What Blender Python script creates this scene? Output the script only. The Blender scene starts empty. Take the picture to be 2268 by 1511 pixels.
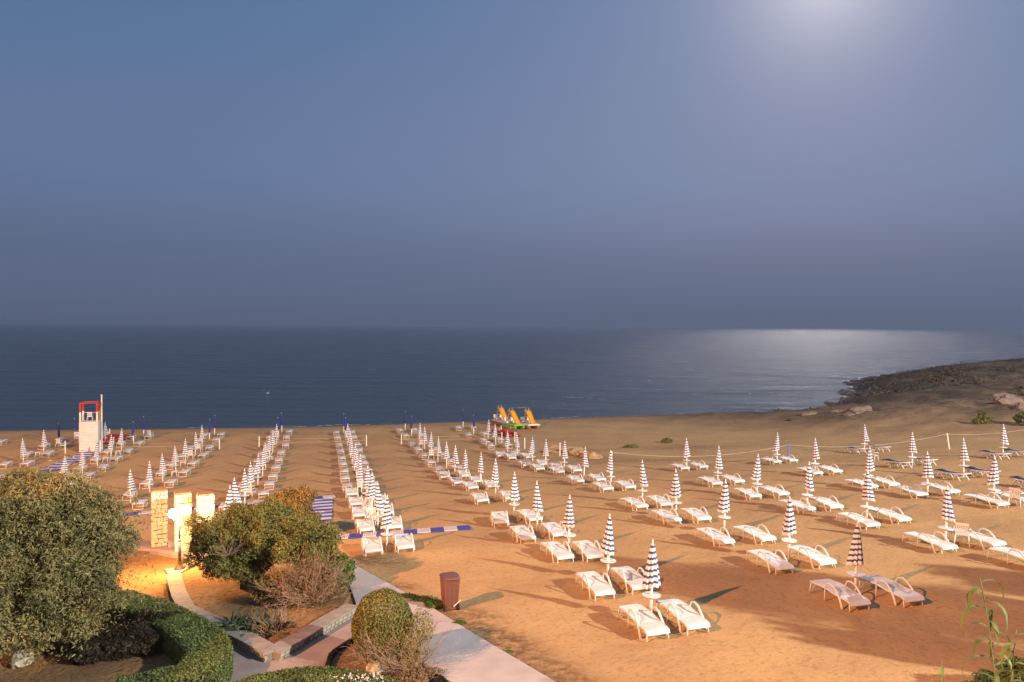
import bpy, math, random
import numpy as np
from mathutils import Vector, Matrix, noise as mnoise
random.seed(7); RNG = np.random.default_rng(11)
SC = bpy.context.scene
COL = SC.collection
# ------------------------------------------------------------------ camera
F_ = 1638.; ROLL = math.atan(15/2268); PITCH = math.atan((755.5-722)/F_); CZ = 13.0
def ray(x, y):
    u = (x-1134)/F_; v = (755.5-y)/F_; c, s = math.cos(ROLL), math.sin(ROLL)
    u, v = u*c-v*s, v*c+u*s
    cp, sp = math.cos(PITCH), math.sin(PITCH)
    return (u, cp+v*sp, -sp+v*cp)
cam_d = bpy.data.cameras.new('camera'); cam = bpy.data.objects.new('camera', cam_d); COL.objects.link(cam)
cam_d.sensor_width = 36; cam_d.lens = F_/2268*36; cam_d.clip_end = 60000; cam_d.clip_start = .1
fw = Vector(ray(1134, 755.5)).normalized()
rt = (Vector(ray(1135, 755.5))-Vector(ray(1133, 755.5))).normalized(); up = rt.cross(fw)
cam.matrix_world = Matrix(((rt.x, up.x, -fw.x, 0), (rt.y, up.y, -fw.y, 0), (rt.z, up.z, -fw.z, CZ), (0, 0, 0, 1)))
SC.camera = cam
# ------------------------------------------------------------------ world: hazy moonlit night sky
MOON = Vector(ray(1832, -75)).normalized()
world = bpy.data.worlds.new('World'); SC.world = world; world.use_nodes = True
nt = world.node_tree; nt.nodes.clear()
def wn(t, **k):
    n = nt.nodes.new(t)
    for a, b in k.items(): setattr(n, a, b)
    return n
def wmath(op, a, b=None, clamp=False):
    n = wn('ShaderNodeMath', operation=op, use_clamp=clamp)
    for i, q in enumerate((a, b)):
        if q is None: continue
        if isinstance(q, (int, float)): n.inputs[i].default_value = q
        else: nt.links.new(q, n.inputs[i])
    return n.outputs[0]
tc = wn('ShaderNodeTexCoord'); nrm = wn('ShaderNodeVectorMath', operation='NORMALIZE'); nt.links.new(tc.outputs['Generated'], nrm.inputs[0])
sep = wn('ShaderNodeSeparateXYZ'); nt.links.new(nrm.outputs[0], sep.inputs[0])
ramp = wn('ShaderNodeValToRGB'); nt.links.new(wmath('MULTIPLY', sep.outputs[2], 1.0, True), ramp.inputs[0])
cr = ramp.color_ramp; cr.interpolation = 'EASE'
cr.elements[0].position = 0.0; cr.elements[0].color = (.084, .112, .200, 1)
cr.elements[1].position = .44; cr.elements[1].color = (.060, .150, .310, 1)
e = cr.elements.new(.06); e.color = (.092, .130, .228, 1)
e = cr.elements.new(.20); e.color = (.104, .172, .318, 1)
dot = wn('ShaderNodeVectorMath', operation='DOT_PRODUCT'); nt.links.new(nrm.outputs[0], dot.inputs[0]); dot.inputs[1].default_value = MOON
ang = wmath('ARCCOSINE', wmath('MINIMUM', wmath('MAXIMUM', dot.outputs['Value'], -1.), 1.))
def glow(width, col, power=1.):
    g = wmath('EXPONENT', wmath('MULTIPLY', wmath('POWER', wmath('DIVIDE', ang, math.radians(width)), power), -1.))
    m = wn('ShaderNodeVectorMath', operation='SCALE'); m.inputs[0].default_value = col; nt.links.new(g, m.inputs['Scale']); return m.outputs[0]
low = wmath('MULTIPLY', wmath('ADD', sep.outputs[2], .02), 6.5, True)     # the haze low over the sea swallows the glow
def vadd(a, b):
    n = wn('ShaderNodeVectorMath', operation='ADD'); nt.links.new(a, n.inputs[0]); nt.links.new(b, n.inputs[1]); return n.outputs[0]
gl = vadd(vadd(glow(4.4, (.42, .37, .33), 1.4), glow(10., (.085, .058, .04), 1.3)), glow(32., (.115, .092, .10), 1.7))
sc_ = wn('ShaderNodeVectorMath', operation='SCALE'); nt.links.new(gl, sc_.inputs[0]); nt.links.new(low, sc_.inputs['Scale'])
bg = wn('ShaderNodeBackground'); nt.links.new(vadd(ramp.outputs[0], sc_.outputs[0]), bg.inputs[0]); bg.inputs[1].default_value = 1.0
wo = wn('ShaderNodeOutputWorld'); nt.links.new(bg.outputs[0], wo.inputs[0])
# ------------------------------------------------------------------ lights
def lamp(name, typ, loc, energy, color, **k):
    d = bpy.data.lights.new(name, typ); d.energy = energy; d.color = color
    for a, b in k.items(): setattr(d, a, b)
    o = bpy.data.objects.new(name, d); o.location = loc; COL.objects.link(o); return o
moon = lamp('moonlight', 'SUN', (0, 0, 60), .36, (1., .88, .82), angle=math.radians(1.5))
moon.rotation_euler = MOON.to_track_quat('Z', 'Y').to_euler()
L1 = lamp('floodlight_right', 'POINT', (100, -48, 60), 1240000, (1., .97, .82), shadow_soft_size=.9)
L2 = lamp('floodlight_left', 'POINT', (-50, -20, 42), 400000, (1., .45, .16), shadow_soft_size=.45)
SC.view_settings.view_transform = 'Standard'; SC.view_settings.look = 'None'
SC.view_settings.exposure = 0; SC.view_settings.gamma = 1; SC.view_settings.use_curve_mapping = False
SC.cycles.max_bounces = 5; SC.cycles.use_denoising = True; SC.cycles.sample_clamp_indirect = 6
# ------------------------------------------------------------------ terrain function (u along the shore, v towards the sea)
GV = [-60, 0, 10, 20, 30, 40, 51, 60, 69, 78, 90, 96, 104, 400]
GH = [4.0, 7.3, 7.85, 8.5, 9.1, 9.9, 11.0, 11.72, 12.25, 12.45, 12.5, 12.62, 12.8, 12.9]
SU = [-400, -90, -40, -15, 0, 15, 25, 40, 55, 68, 76, 91, 106, 123, 140, 156, 186, 255, 400, 1500]
SV = [102, 102, 101.5, 98.5, 97, 98, 98, 100, 100, 98, 98.5, 112, 127, 148, 160, 168, 182, 224, 285, 700]
ROT = math.atan2(.25, .968)
def uv(X, Y): return .968*X+.25*Y, -.25*X+.968*Y
def xy(u, v): return .968*u-.25*v, .25*u+.968*v
def ground(X, Y):
    X = np.asarray(X, float); Y = np.asarray(Y, float)
    u, v = uv(X, Y)
    H = np.interp(v, GV, GH); w = np.clip((82-v)/40, 0, 1)
    H = H-.032*np.clip(u-9.5, -40, 70)*w
    d = np.interp(u, SU, SV)-v
    z1 = CZ-H
    hw = np.clip((u-45)/30, 0, 1); hw = hw*hw*(3-2*hw)
    zh = (4.3+np.clip((u-110)/60, 0, 1)*1.3)*(1-np.exp(-np.maximum(d, 0)/16))+.25*np.minimum(d, 0)
    z1 = z1*(1-hw)+zh*hw
    return np.maximum(np.minimum(z1, (.07+.35*hw)*d), -3.)
def gz(X, Y): return float(ground(X, Y))
def hit(x, y, h=0.):
    d = ray(x, y); a = 4.; b = None; t = a
    while t < 3000:
        if CZ+d[2]*t-gz(d[0]*t, d[1]*t)-h < 0: b = t; break
        a = t; t += max(.5, t*.02)
    for _ in range(26):
        m = (a+b)/2
        if CZ+d[2]*m-gz(d[0]*m, d[1]*m)-h < 0: b = m
        else: a = m
    return d[0]*b, d[1]*b
def hash2(ix, iy, s):
    n = (ix.astype(np.int64)*374761393+iy.astype(np.int64)*668265263+s*1442695041) & 0x7fffffff
    n = ((n ^ (n >> 13))*1274126177) & 0x7fffffff
    return ((n ^ (n >> 16)) & 0xffff)/65535.
def vnoise(x, y, s=0):
    ix = np.floor(x); iy = np.floor(y); fx = x-ix; fy = y-iy
    fx = fx*fx*(3-2*fx); fy = fy*fy*(3-2*fy)
    a = hash2(ix, iy, s); b = hash2(ix+1, iy, s); c = hash2(ix, iy+1, s); d = hash2(ix+1, iy+1, s)
    return (a*(1-fx)+b*fx)*(1-fy)+(c*(1-fx)+d*fx)*fy-.5
def fbm(x, y, s=0, o=4):
    r = 0; a = 1.
    for i in range(o): r = r+a*vnoise(x*2**i, y*2**i, s+i); a *= .5
    return r
# ------------------------------------------------------------------ materials
def mat(name, col, rough=.6, var=None, vscale=3., bump=0., bscale=20., metal=0., spec=.5, attr=None, coord='Object', detail=4., emit=None, trans=None):
    m = bpy.data.materials.new(name); m.use_nodes = True; t = m.node_tree; b = t.nodes['Principled BSDF']
    b.inputs['Base Color'].default_value = (*col, 1); b.inputs['Roughness'].default_value = rough; b.inputs['Metallic'].default_value = metal
    b.inputs['Specular IOR Level'].default_value = spec
    if emit: b.inputs['Emission Color'].default_value = (*emit[0], 1); b.inputs['Emission Strength'].default_value = emit[1]
    tcn = t.nodes.new('ShaderNodeTexCoord')
    if var is not None:
        nz = t.nodes.new('ShaderNodeTexNoise'); nz.inputs['Scale'].default_value = vscale; nz.inputs['Detail'].default_value = detail
        t.links.new(tcn.outputs[coord], nz.inputs['Vector'])
        r = t.nodes.new('ShaderNodeValToRGB'); r.color_ramp.elements[0].position = .32; r.color_ramp.elements[1].position = .68
        r.color_ramp.elements[0].color = (*var, 1); r.color_ramp.elements[1].color = (*col, 1)
        t.links.new(nz.outputs['Fac'], r.inputs[0]); out = r.outputs[0]
        if attr:
            a = t.nodes.new('ShaderNodeAttribute'); a.attribute_name = attr
            mx = t.nodes.new('ShaderNodeMix'); mx.data_type = 'RGBA'; mx.blend_type = 'MULTIPLY'; mx.inputs[0].default_value = 1
            t.links.new(out, mx.inputs[6]); t.links.new(a.outputs['Color'], mx.inputs[7]); out = mx.outputs[2]
        t.links.new(out, b.inputs['Base Color'])
    if bump:
        nb = t.nodes.new('ShaderNodeTexNoise'); nb.inputs['Scale'].default_value = bscale; nb.inputs['Detail'].default_value = 5
        t.links.new(tcn.outputs[coord], nb.inputs['Vector'])
        bp = t.nodes.new('ShaderNodeBump'); bp.inputs['Strength'].default_value = 1; bp.inputs['Distance'].default_value = bump
        t.links.new(nb.outputs['Fac'], bp.inputs['Height']); t.links.new(bp.outputs[0], b.inputs['Normal'])
    return m
M_PLASTIC = mat('white_plastic', (.73, .70, .70), .42, var=(.64, .61, .60), vscale=4)
M_PLASTIC2 = mat('worn_white_plastic', (.76, .74, .72), .45, var=(.62, .59, .56), vscale=5)
M_FABRIC = mat('white_mesh_fabric', (.74, .69, .67), .8, var=(.64, .60, .59), vscale=8)
M_METAL = mat('white_painted_metal', (.78, .75, .73), .4)
M_CW = mat('canopy_white', (.78, .76, .76), .8, var=(.68, .65, .64), vscale=6)
M_CB = mat('canopy_blue', (.062, .068, .27), .8, var=(.045, .050, .20), vscale=6)
M_NAVY = mat('navy_canopy', (.028, .030, .25), .75, var=(.018, .02, .17), vscale=6)
M_NAVYF = mat('navy_mesh_fabric', (.012, .018, .07), .85)
M_POLE = mat('white_pole', (.80, .77, .74), .4)
M_BLUEP = mat('blue_pole', (.10, .20, .62), .4)
M_ROPE = mat('pale_rope', (.55, .46, .34), .9)
M_MATB = mat('mat_blue', (.070, .075, .42), .7, var=(.05, .055, .33), vscale=6)
M_MATW = mat('mat_white', (.66, .62, .66), .7, var=(.54, .50, .52), vscale=6)
M_BIN = mat('bin_brown', (.20, .072, .048), .45, var=(.17, .060, .040), vscale=3)
M_BINL = mat('bin_lid_brown', (.17, .068, .05), .4)
M_BLACK = mat('black_rubber', (.012, .012, .012), .7)
M_RED = mat('red_paint', (.42, .035, .022), .45, var=(.34, .03, .02), vscale=4)
M_YEL = mat('yellow_slide', (.80, .36, .012), .35)
M_GRN = mat('green_hull', (.20, .48, .05), .4, var=(.26, .50, .10), vscale=3)
M_ORG = mat('orange_hull', (.62, .24, .02), .4)
M_BRN = mat('faded_red_hull', (.34, .12, .06), .5)
M_TOWER = mat('tower_white_paint', (.74, .70, .68), .6, var=(.64, .57, .53), vscale=1.6)
M_TWOOD = mat('tower_post_bare_wood', (.42, .26, .13), .7)
M_IRON = mat('lamp_iron', (.05, .035, .03), .5)
M_GLOBE = mat('lamp_globe', (.9, .8, .6), .4, emit=((1., .70, .36), 26.))
M_CONC = mat('concrete_path', (.52, .44, .43), .9, var=(.42, .35, .345), vscale=1.3, bump=.004, bscale=30, detail=8)
M_TERRA = mat('terracotta_paving', (.36, .27, .24), .9, var=(.28, .205, .185), vscale=1.5, bump=.006, bscale=22, detail=8)
M_CAP = mat('wall_cap_stone', (.31, .26, .235), .9, var=(.22, .18, .16), vscale=3, bump=.01, bscale=14)
M_STONE = mat('wall_face_stone', (.40, .34, .25), .95, var=(.25, .20, .15), vscale=2.2, bump=.02, bscale=12)
M_MORTAR = mat('mortar', (.20, .155, .12), .95, bump=.01, bscale=20)
M_PST = mat('pillar_stone', (.66, .64, .60), .9, var=(.46, .43, .38), vscale=3, bump=.02, bscale=10)
M_PCAP = mat('pillar_cap_terracotta', (.42, .20, .08), .9, bump=.01)
M_ROCK = mat('beach_rock', (.30, .20, .155), .95, var=(.19, .13, .105), vscale=1.6, bump=.05, bscale=5)
M_ROCK2 = mat('pale_rock', (.52, .44, .33), .95, var=(.36, .30, .22), vscale=5, bump=.03, bscale=9)
M_ROCK3 = mat('sandy_rock', (.50, .31, .17), .95, var=(.36, .22, .125), vscale=3, bump=.04, bscale=6)
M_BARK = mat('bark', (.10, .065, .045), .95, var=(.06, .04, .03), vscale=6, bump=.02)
M_TWIG = mat('dry_twig', (.36, .23, .155), .95)
M_FLOWER = mat('white_petals', (.62, .50, .54), .7)
M_BERRY = mat('orange_flowers', (.75, .33, .12), .7)
def leafmat(name, a, b):
    m = mat(name, a, .62, var=b, vscale=1.1, attr='tone', spec=.25)
    return m
M_OLIVE = leafmat('tree_leaf', (.27, .235, .095), (.105, .110, .046))
M_LEAF = leafmat('bush_leaf', (.235, .210, .055), (.115, .118, .032))
M_LEAFY = leafmat('golden_bush_leaf', (.27, .18, .055), (.18, .125, .04))
M_HEDGE = leafmat('hedge_leaf', (.120, .160, .048), (.065, .092, .028))
M_GREEN = leafmat('green_leaf', (.095, .165, .032), (.060, .105, .022))
M_DRYL = leafmat('dry_leaf', (.21, .145, .085), (.12, .08, .05))
M_TUFT = leafmat('tuft_leaf', (.16, .19, .05), (.10, .12, .035))
M_REED = leafmat('reed_leaf', (.19, .25, .085), (.12, .17, .06))
M_CANE = mat('reed_stem', (.17, .17, .07), .6)
M_GRASS = leafmat('beach_grass', (.13, .15, .04), (.085, .095, .03))
M_SCRUB = leafmat('headland_scrub', (.135, .092, .062), (.062, .048, .034))
M_SHADEL = leafmat('shade_dark_leaf', (.030, .022, .012), (.016, .013, .008))  # near-black leaf: shade put into the colour
# ------------------------------------------------------------------ mesh helpers
def new_ob(name, me, parent=None, loc=None, rot=None):
    o = bpy.data.objects.new(name, me); COL.objects.link(o)
    if parent: o.parent = parent
    if loc is not None: o.location = loc
    if rot is not None: o.rotation_euler = rot
    return o
def tag(o, label=None, cat=None, group=None, kind=None):
    if label: o['label'] = label
    if cat: o['category'] = cat
    if group: o['group'] = group
    if kind: o['kind'] = kind
    return o
def thing(name, label, cat, loc=(0, 0, 0), rotz=0., group=None):
    o = bpy.data.objects.new(name, None); COL.objects.link(o); o.location = loc; o.rotation_euler = (0, 0, rotz)
    o.empty_display_size = .2
    return tag(o, label, cat, group)
class MB:
    def __init__(s): s.v = []; s.f = []; s.m = []
    def add(s, vs, fs, m=0):
        n = len(s.v); s.v.extend([tuple(p) for p in vs]); s.f.extend([tuple(i+n for i in f) for f in fs]); s.m.extend([m]*len(fs)); return s
    def box(s, c, size, rz=0., m=0, R=None, taper=0.):
        hx, hy, hz = size[0]/2, size[1]/2, size[2]/2; vs = []
        for z in (-1, 1):
            for x, y in ((-1, -1), (1, -1), (1, 1), (-1, 1)):
                k = 1-taper*(z > 0); p = Vector((x*hx*k, y*hy*k, z*hz))
                if R is not None: p = R @ p
                elif rz: p = Matrix.Rotation(rz, 3, 'Z') @ p
                vs.append((p.x+c[0], p.y+c[1], p.z+c[2]))
        return s.add(vs, [(0, 3, 2, 1), (4, 5, 6, 7), (0, 1, 5, 4), (1, 2, 6, 5), (2, 3, 7, 6), (3, 0, 4, 7)], m)
    def tube(s, pts, r, n=6, m=0, flat=1.):
        pts = [Vector(p) for p in pts]; rs = r if isinstance(r, (list, tuple)) else [r]*len(pts); vs = []; fs = []
        ref = None
        for i, p in enumerate(pts):
            d = (pts[min(i+1, len(pts)-1)]-pts[max(i-1, 0)]).normalized()
            if ref is None: ref = Vector((0, 0, 1)) if abs(d.z) < .9 else Vector((1, 0, 0))
            a = d.cross(ref).normalized(); b = a.cross(d).normalized(); ref = b
            for k in range(n):
                t = 2*math.pi*k/n; q = p+a*math.cos(t)*rs[i]+b*math.sin(t)*rs[i]*flat; vs.append(q)
        for i in range(len(pts)-1):
            for k in range(n):
                k2 = (k+1) % n; fs.append((i*n+k, i*n+k2, (i+1)*n+k2, (i+1)*n+k))
        fs.append(tuple(range(n-1, -1, -1))); fs.append(tuple((len(pts)-1)*n+k for k in range(n)))
        return s.add(vs, fs, m)
    def lathe(s, prof, n=16, m=0, c=(0, 0, 0), sx=1., sy=1.):
        vs = []; fs = []
        for r, z in prof:
            for k in range(n):
                t = 2*math.pi*k/n; vs.append((c[0]+r*math.cos(t)*sx, c[1]+r*math.sin(t)*sy, c[2]+z))
        for i in range(len(prof)-1):
            for k in range(n):
                k2 = (k+1) % n; fs.append((i*n+k, i*n+k2, (i+1)*n+k2, (i+1)*n+k))
        fs.append(tuple(range(n-1, -1, -1))); fs.append(tuple((len(prof)-1)*n+k for k in range(n)))
        return s.add(vs, fs, m)
    def sheet(s, prof, x0, x1, th=.02, m=0):
        """profile [(y,z)] extruded across x as a thin closed slab"""
        n = len(prof); vs = []
        for x in (x0, x1):
            for y, z in prof: vs.append((x, y, z))
            for y, z in prof: vs.append((x, y, z-th))
        fs = []
        for i in range(n-1):
            fs += [(i, 2*n+i, 2*n+i+1, i+1), (n+i, n+i+1, 3*n+i+1, 3*n+i), (i, i+1, n+i+1, n+i), (2*n+i, 3*n+i, 3*n+i+1, 2*n+i+1)]
        fs += [(0, n, 3*n, 2*n), (n-1, 3*n-1, 4*n-1, 2*n-1)]
        return s.add(vs, fs, m)
    def mesh(s, name, mats, smooth=False):
        me = bpy.data.meshes.new(name); me.from_pydata([tuple(p) for p in s.v], [], s.f)
        for q in (mats if isinstance(mats, (list, tuple)) else [mats]): me.materials.append(q)
        me.polygons.foreach_set('material_index', s.m)
        if smooth: me.polygons.foreach_set('use_smooth', [True]*len(s.f))
        me.update(); return me
    def build(s, name, mats, parent=None, smooth=False, loc=None, rot=None):
        return new_ob(name, s.mesh(name, mats, smooth), parent, loc, rot)
def np_mesh(name, V, Fq, m, tone=None, smooth=False):
    me = bpy.data.meshes.new(name); k = Fq.shape[1]
    me.vertices.add(len(V)); me.vertices.foreach_set('co', np.asarray(V, np.float32).ravel())
    me.loops.add(Fq.size); me.loops.foreach_set('vertex_index', Fq.astype(np.int32).ravel())
    me.polygons.add(len(Fq)); me.polygons.foreach_set('loop_start', np.arange(0, Fq.size, k, dtype=np.int32))
    me.materials.append(m)
    if smooth: me.polygons.foreach_set('use_smooth', np.ones(len(Fq), bool))
    me.update(calc_edges=True)
    if tone is not None:
        a = me.color_attributes.new('tone', 'FLOAT_COLOR', 'POINT'); a.data.foreach_set('color', np.c_[tone, np.ones(len(tone))].astype(np.float32).ravel())
    return me
def leaves(name, m, pts, nor, size, parent=None, aspect=1.8, tonevar=.45, upbias=.25, loc=None, jitter=.9):
    """one leaf-sized quad per point"""
    n = len(pts); d = nor+RNG.normal(0, jitter, (n, 3)); d[:, 2] += upbias
    d /= np.linalg.norm(d, axis=1)[:, None]+1e-9
    a = np.cross(d, RNG.normal(0, 1, (n, 3))); a /= np.linalg.norm(a, axis=1)[:, None]+1e-9; b = np.cross(d, a)
    s = size*(.6+.8*RNG.random(n))[:, None]
    V = np.stack([pts-a*s*aspect, pts-b*s*.7+d*s*.15, pts+a*s*aspect, pts+b*s*.7+d*s*.15], 1).reshape(-1, 3)
    Fq = np.arange(4*n).reshape(n, 4)
    t = 1-tonevar/2+tonevar*RNG.random((n, 1)); tone = np.repeat(np.c_[t*(1+.18*RNG.random((n, 1))), t, t*.95], 4, 0)
    return new_ob(name, np_mesh(name, V, Fq, m, tone), parent, loc)
def blob_points(blobs, n, shell=.55, lump=.22, gap=.0, seed=0, flatbase=None):
    P = []; N = []; vol = np.array([b[3]*b[4]+b[4]*b[5]+b[3]*b[5] for b in blobs]); cnt = (n*vol/vol.sum()).astype(int)
    for i, (b, c) in enumerate(zip(blobs, cnt)):
        d = RNG.normal(0, 1, (c, 3)); d /= np.linalg.norm(d, axis=1)[:, None]
        r = shell+(1-shell)*RNG.random(c)**.6
        l = 1+lump*(np.sin(d[:, 0]*5+i*2.1+seed)*np.sin(d[:, 1]*5.3+i+seed*1.7)+.7*np.sin(d[:, 2]*7+d[:, 0]*6+i*3))
        p = d*(r*l)[:, None]*np.array(b[3:6])+np.array(b[:3])
        if gap:
            g = vnoise(p[:, 0]*2.2+17, p[:, 2]*2.2+p[:, 1]*1.7, 5+i); k = g > -.5+gap
            p = p[k]; d = d[k]
        P.append(p); N.append(d)
    P = np.concatenate(P); N = np.concatenate(N)
    if flatbase is not None: k = P[:, 2] > flatbase; P = P[k]; N = N[k]
    return P, N
def clumps(blobs, k, r0, r1, core=True):
    out = []
    tot = sum(b[3]*b[4]+b[4]*b[5]+b[3]*b[5] for b in blobs)
    for b in blobs:
        n = max(2, int(k*(b[3]*b[4]+b[4]*b[5]+b[3]*b[5])/tot))
        for _ in range(n):
            d = Vector((random.gauss(0, 1), random.gauss(0, 1), random.gauss(.25, 1))).normalized(); q = random.uniform(.72, 1.0); r = random.uniform(r0, r1)
            c = (b[0]+d.x*b[3]*q, b[1]+d.y*b[4]*q, b[2]+d.z*b[5]*q)
            if any(((c[0]-o[0])/o[3])**2+((c[1]-o[1])/o[4])**2+((c[2]-o[2])/o[5])**2 < .35 for o in blobs): continue
            out.append((*c, r, r, r*.85))
    return out+([tuple(b[:3])+tuple(x*.80 for x in b[3:]) for b in blobs] if core else [])
def twigs(name, m, c, n, length, parent=None, r=.006, up_=.5, spread=1., origin_r=.15):
    mb = MB()
    for i in range(n):
        a = random.uniform(0, 2*math.pi); el = random.uniform(.15, 1.2)*up_
        p = Vector(c)+Vector((math.cos(a), math.sin(a), 0))*random.uniform(0, origin_r); d = Vector((math.cos(a)*math.cos(el)*spread, math.sin(a)*math.cos(el)*spread, math.sin(el)+.15)).normalized()
        pts = [p]; L = length*random.uniform(.5, 1)
        for k in range(4):
            d = (d+Vector((random.uniform(-.35, .35), random.uniform(-.35, .35), random.uniform(-.25, .35)))).normalized(); p = p+d*L/4; pts.append(p)
            if k in (1, 2, 3):
                for _ in range(2):
                    e2 = (d+Vector((random.uniform(-.9, .9), random.uniform(-.9, .9), random.uniform(-.5, .8)))).normalized()
                    mb.tube([p, p+e2*L*.16, p+e2*L*.28+Vector((0, 0, random.uniform(-.05, .06)))], [r*.6, r*.45, r*.25], 3)
        mb.tube(pts, [r*1.5, r*1.2, r, r*.7, r*.4], 3)
    return mb.build(name, m, parent)
# ------------------------------------------------------------------ garden outline (world polygons found by shooting photo points onto the ground)
def W(pts, h=0.): return [hit(x, y, h) for x, y in pts]
PATH_R = W([(742, 1228), (800, 1262), (880, 1306), (960, 1351), (1060, 1414), (1150, 1467), (1228, 1513), (1390, 1610)])
GARD = [(-60, 60)]
def inpoly(X, Y, P):
    c = np.zeros(X.shape, bool); n = len(P)
    for i in range(n):
        x1, y1 = P[i]; x2, y2 = P[(i+1) % n]
        k = ((y1 > Y) != (y2 > Y)) & (X < (x2-x1)*(Y-y1)/(y2-y1+1e-12)+x1); c ^= k
    return c
GARDEN = [(-60, 4), (-60, 40)]+W([(150, 1200), (290, 1206), (440, 1212), (560, 1206), (690, 1205)])+PATH_R[:-1]+[(PATH_R[-1][0], PATH_R[-1][1]), (3, 4)]
# ------------------------------------------------------------------ terrain sheet
def axis(segs):
    out = []
    for a, b, s in segs: out += list(np.arange(a, b, s))
    return np.array(out)
xs = axis([(-2500, -400, 300), (-400, -100, 20), (-100, -44, 1.2), (-44, -16, .4), (-16, 26, .22), (26, 48, .4), (48, 120, .9), (120, 260, 2.2), (260, 600, 12), (600, 2600, 200)])
ys = axis([(-60, 6, 6), (6, 14, .6), (14, 36, .2), (36, 60, .33), (60, 92, .5), (92, 130, .5), (130, 200, 1.1), (200, 330, 2.5), (330, 700, 15), (700, 2500, 200)])
GX, GY = np.meshgrid(xs, ys); gx = GX.ravel(); gy = GY.ravel(); Z = ground(gx, gy); u_, v_ = uv(gx, gy)
d_ = np.interp(u_, SU, SV)-v_; ing = inpoly(gx, gy, GARDEN)
sandw = np.clip(d_/6, 0, 1)
hwv = np.clip((u_-50)/25, 0, 1)*np.clip((v_-42)/25, 0, 1)
amp = np.where(ing, .012, .035)*sandw
Z = Z+amp*fbm(gx*2.1, gy*2.1, 3, 3)+.05*sandw*(~ing)*fbm(gx*.35, gy*.35, 9, 2)
Z = Z+hwv*np.clip((d_+2)/8, 0, 1)*(1.3*fbm(gx*.045, gy*.045, 21, 3)+.75*fbm(gx*.35, gy*.35, 31, 4))
Z = Z+hwv*np.clip(1-np.abs(d_-3)/7, 0, 1)*np.maximum(0, fbm(gx*.3, gy*.3, 41, 3)+.12)*1.5
nx, ny = len(xs), len(ys)
idx = np.arange(nx*ny).reshape(ny, nx)
FQ = np.stack([idx[:-1, :-1], idx[:-1, 1:], idx[1:, 1:], idx[1:, :-1]], -1).reshape(-1, 4)
fc = np.stack([gx, gy, Z], 1)[FQ].mean(1); fu, fv = uv(fc[:, 0], fc[:, 1]); fing = inpoly(fc[:, 0], fc[:, 1], GARDEN)
fhead = (~fing) & ((fu-58)*1.0+(fv-62)*.55 > 8)
fsand = ~(fing | fhead)
def gauss(px, py, rx, ry, rot=0.):
    x0, y0 = hit(px, py); dx = gx-x0; dy = gy-y0; c, s = math.cos(rot), math.sin(rot)
    return np.exp(-(((dx*c+dy*s)/rx)**2+((-dx*s+dy*c)/ry)**2))
deb = np.zeros(len(gx))
for a in ((1030, 1385, 1.0, .6), (1120, 1420, 1.1, .55), (1200, 1490, 1.4, .5), (950, 1340, .7, .4), (840, 1240, 1.5, .8), (770, 1240, 1.0, .6), (1060, 1360, .9, .4), (900, 1300, .8, .35), (1080, 1400, 1.3, .3), (1170, 1452, 1.3, .32), (1240, 1500, 1.3, .4), (980, 1362, .8, .25)): deb += gauss(a[0], a[1], a[2], a[3], -.75)
for a in ((1265, 1000, 3.2, 1.6), (1330, 1015, 4., 2.), (1440, 1020, 6., 1.5), (1560, 990, 7., 2.)): deb += .65*gauss(a[0], a[1], a[2], a[3])
deb = np.clip(deb, 0, 1)
wet = np.clip(1-(d_-.2)/3.2, 0, 1)
hb = ((u_-58)+(v_-62)*.55+8*fbm(gx*.08, gy*.08, 88, 3)+14)/34; hb = np.clip(hb, 0, 1)*(~ing); hb = hb*hb*(3-2*hb)
coastal = np.clip(1-d_/26, 0, 1)*np.clip((u_-74)/14, 0, 1)
mark = np.c_[deb, wet, hb*.62+.38*np.clip(coastal*1.4+.5*fbm(gx*.06, gy*.06, 91, 3), 0, 1)*hb]
def terr(name, mask, m):
    f = FQ[mask]; used, inv = np.unique(f, return_inverse=True); f = inv.reshape(f.shape)
    me = np_mesh(name, np.stack([gx, gy, Z], 1)[used], f, m, mark[used], True)
    return tag(new_ob(name, me), kind='structure')
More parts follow.
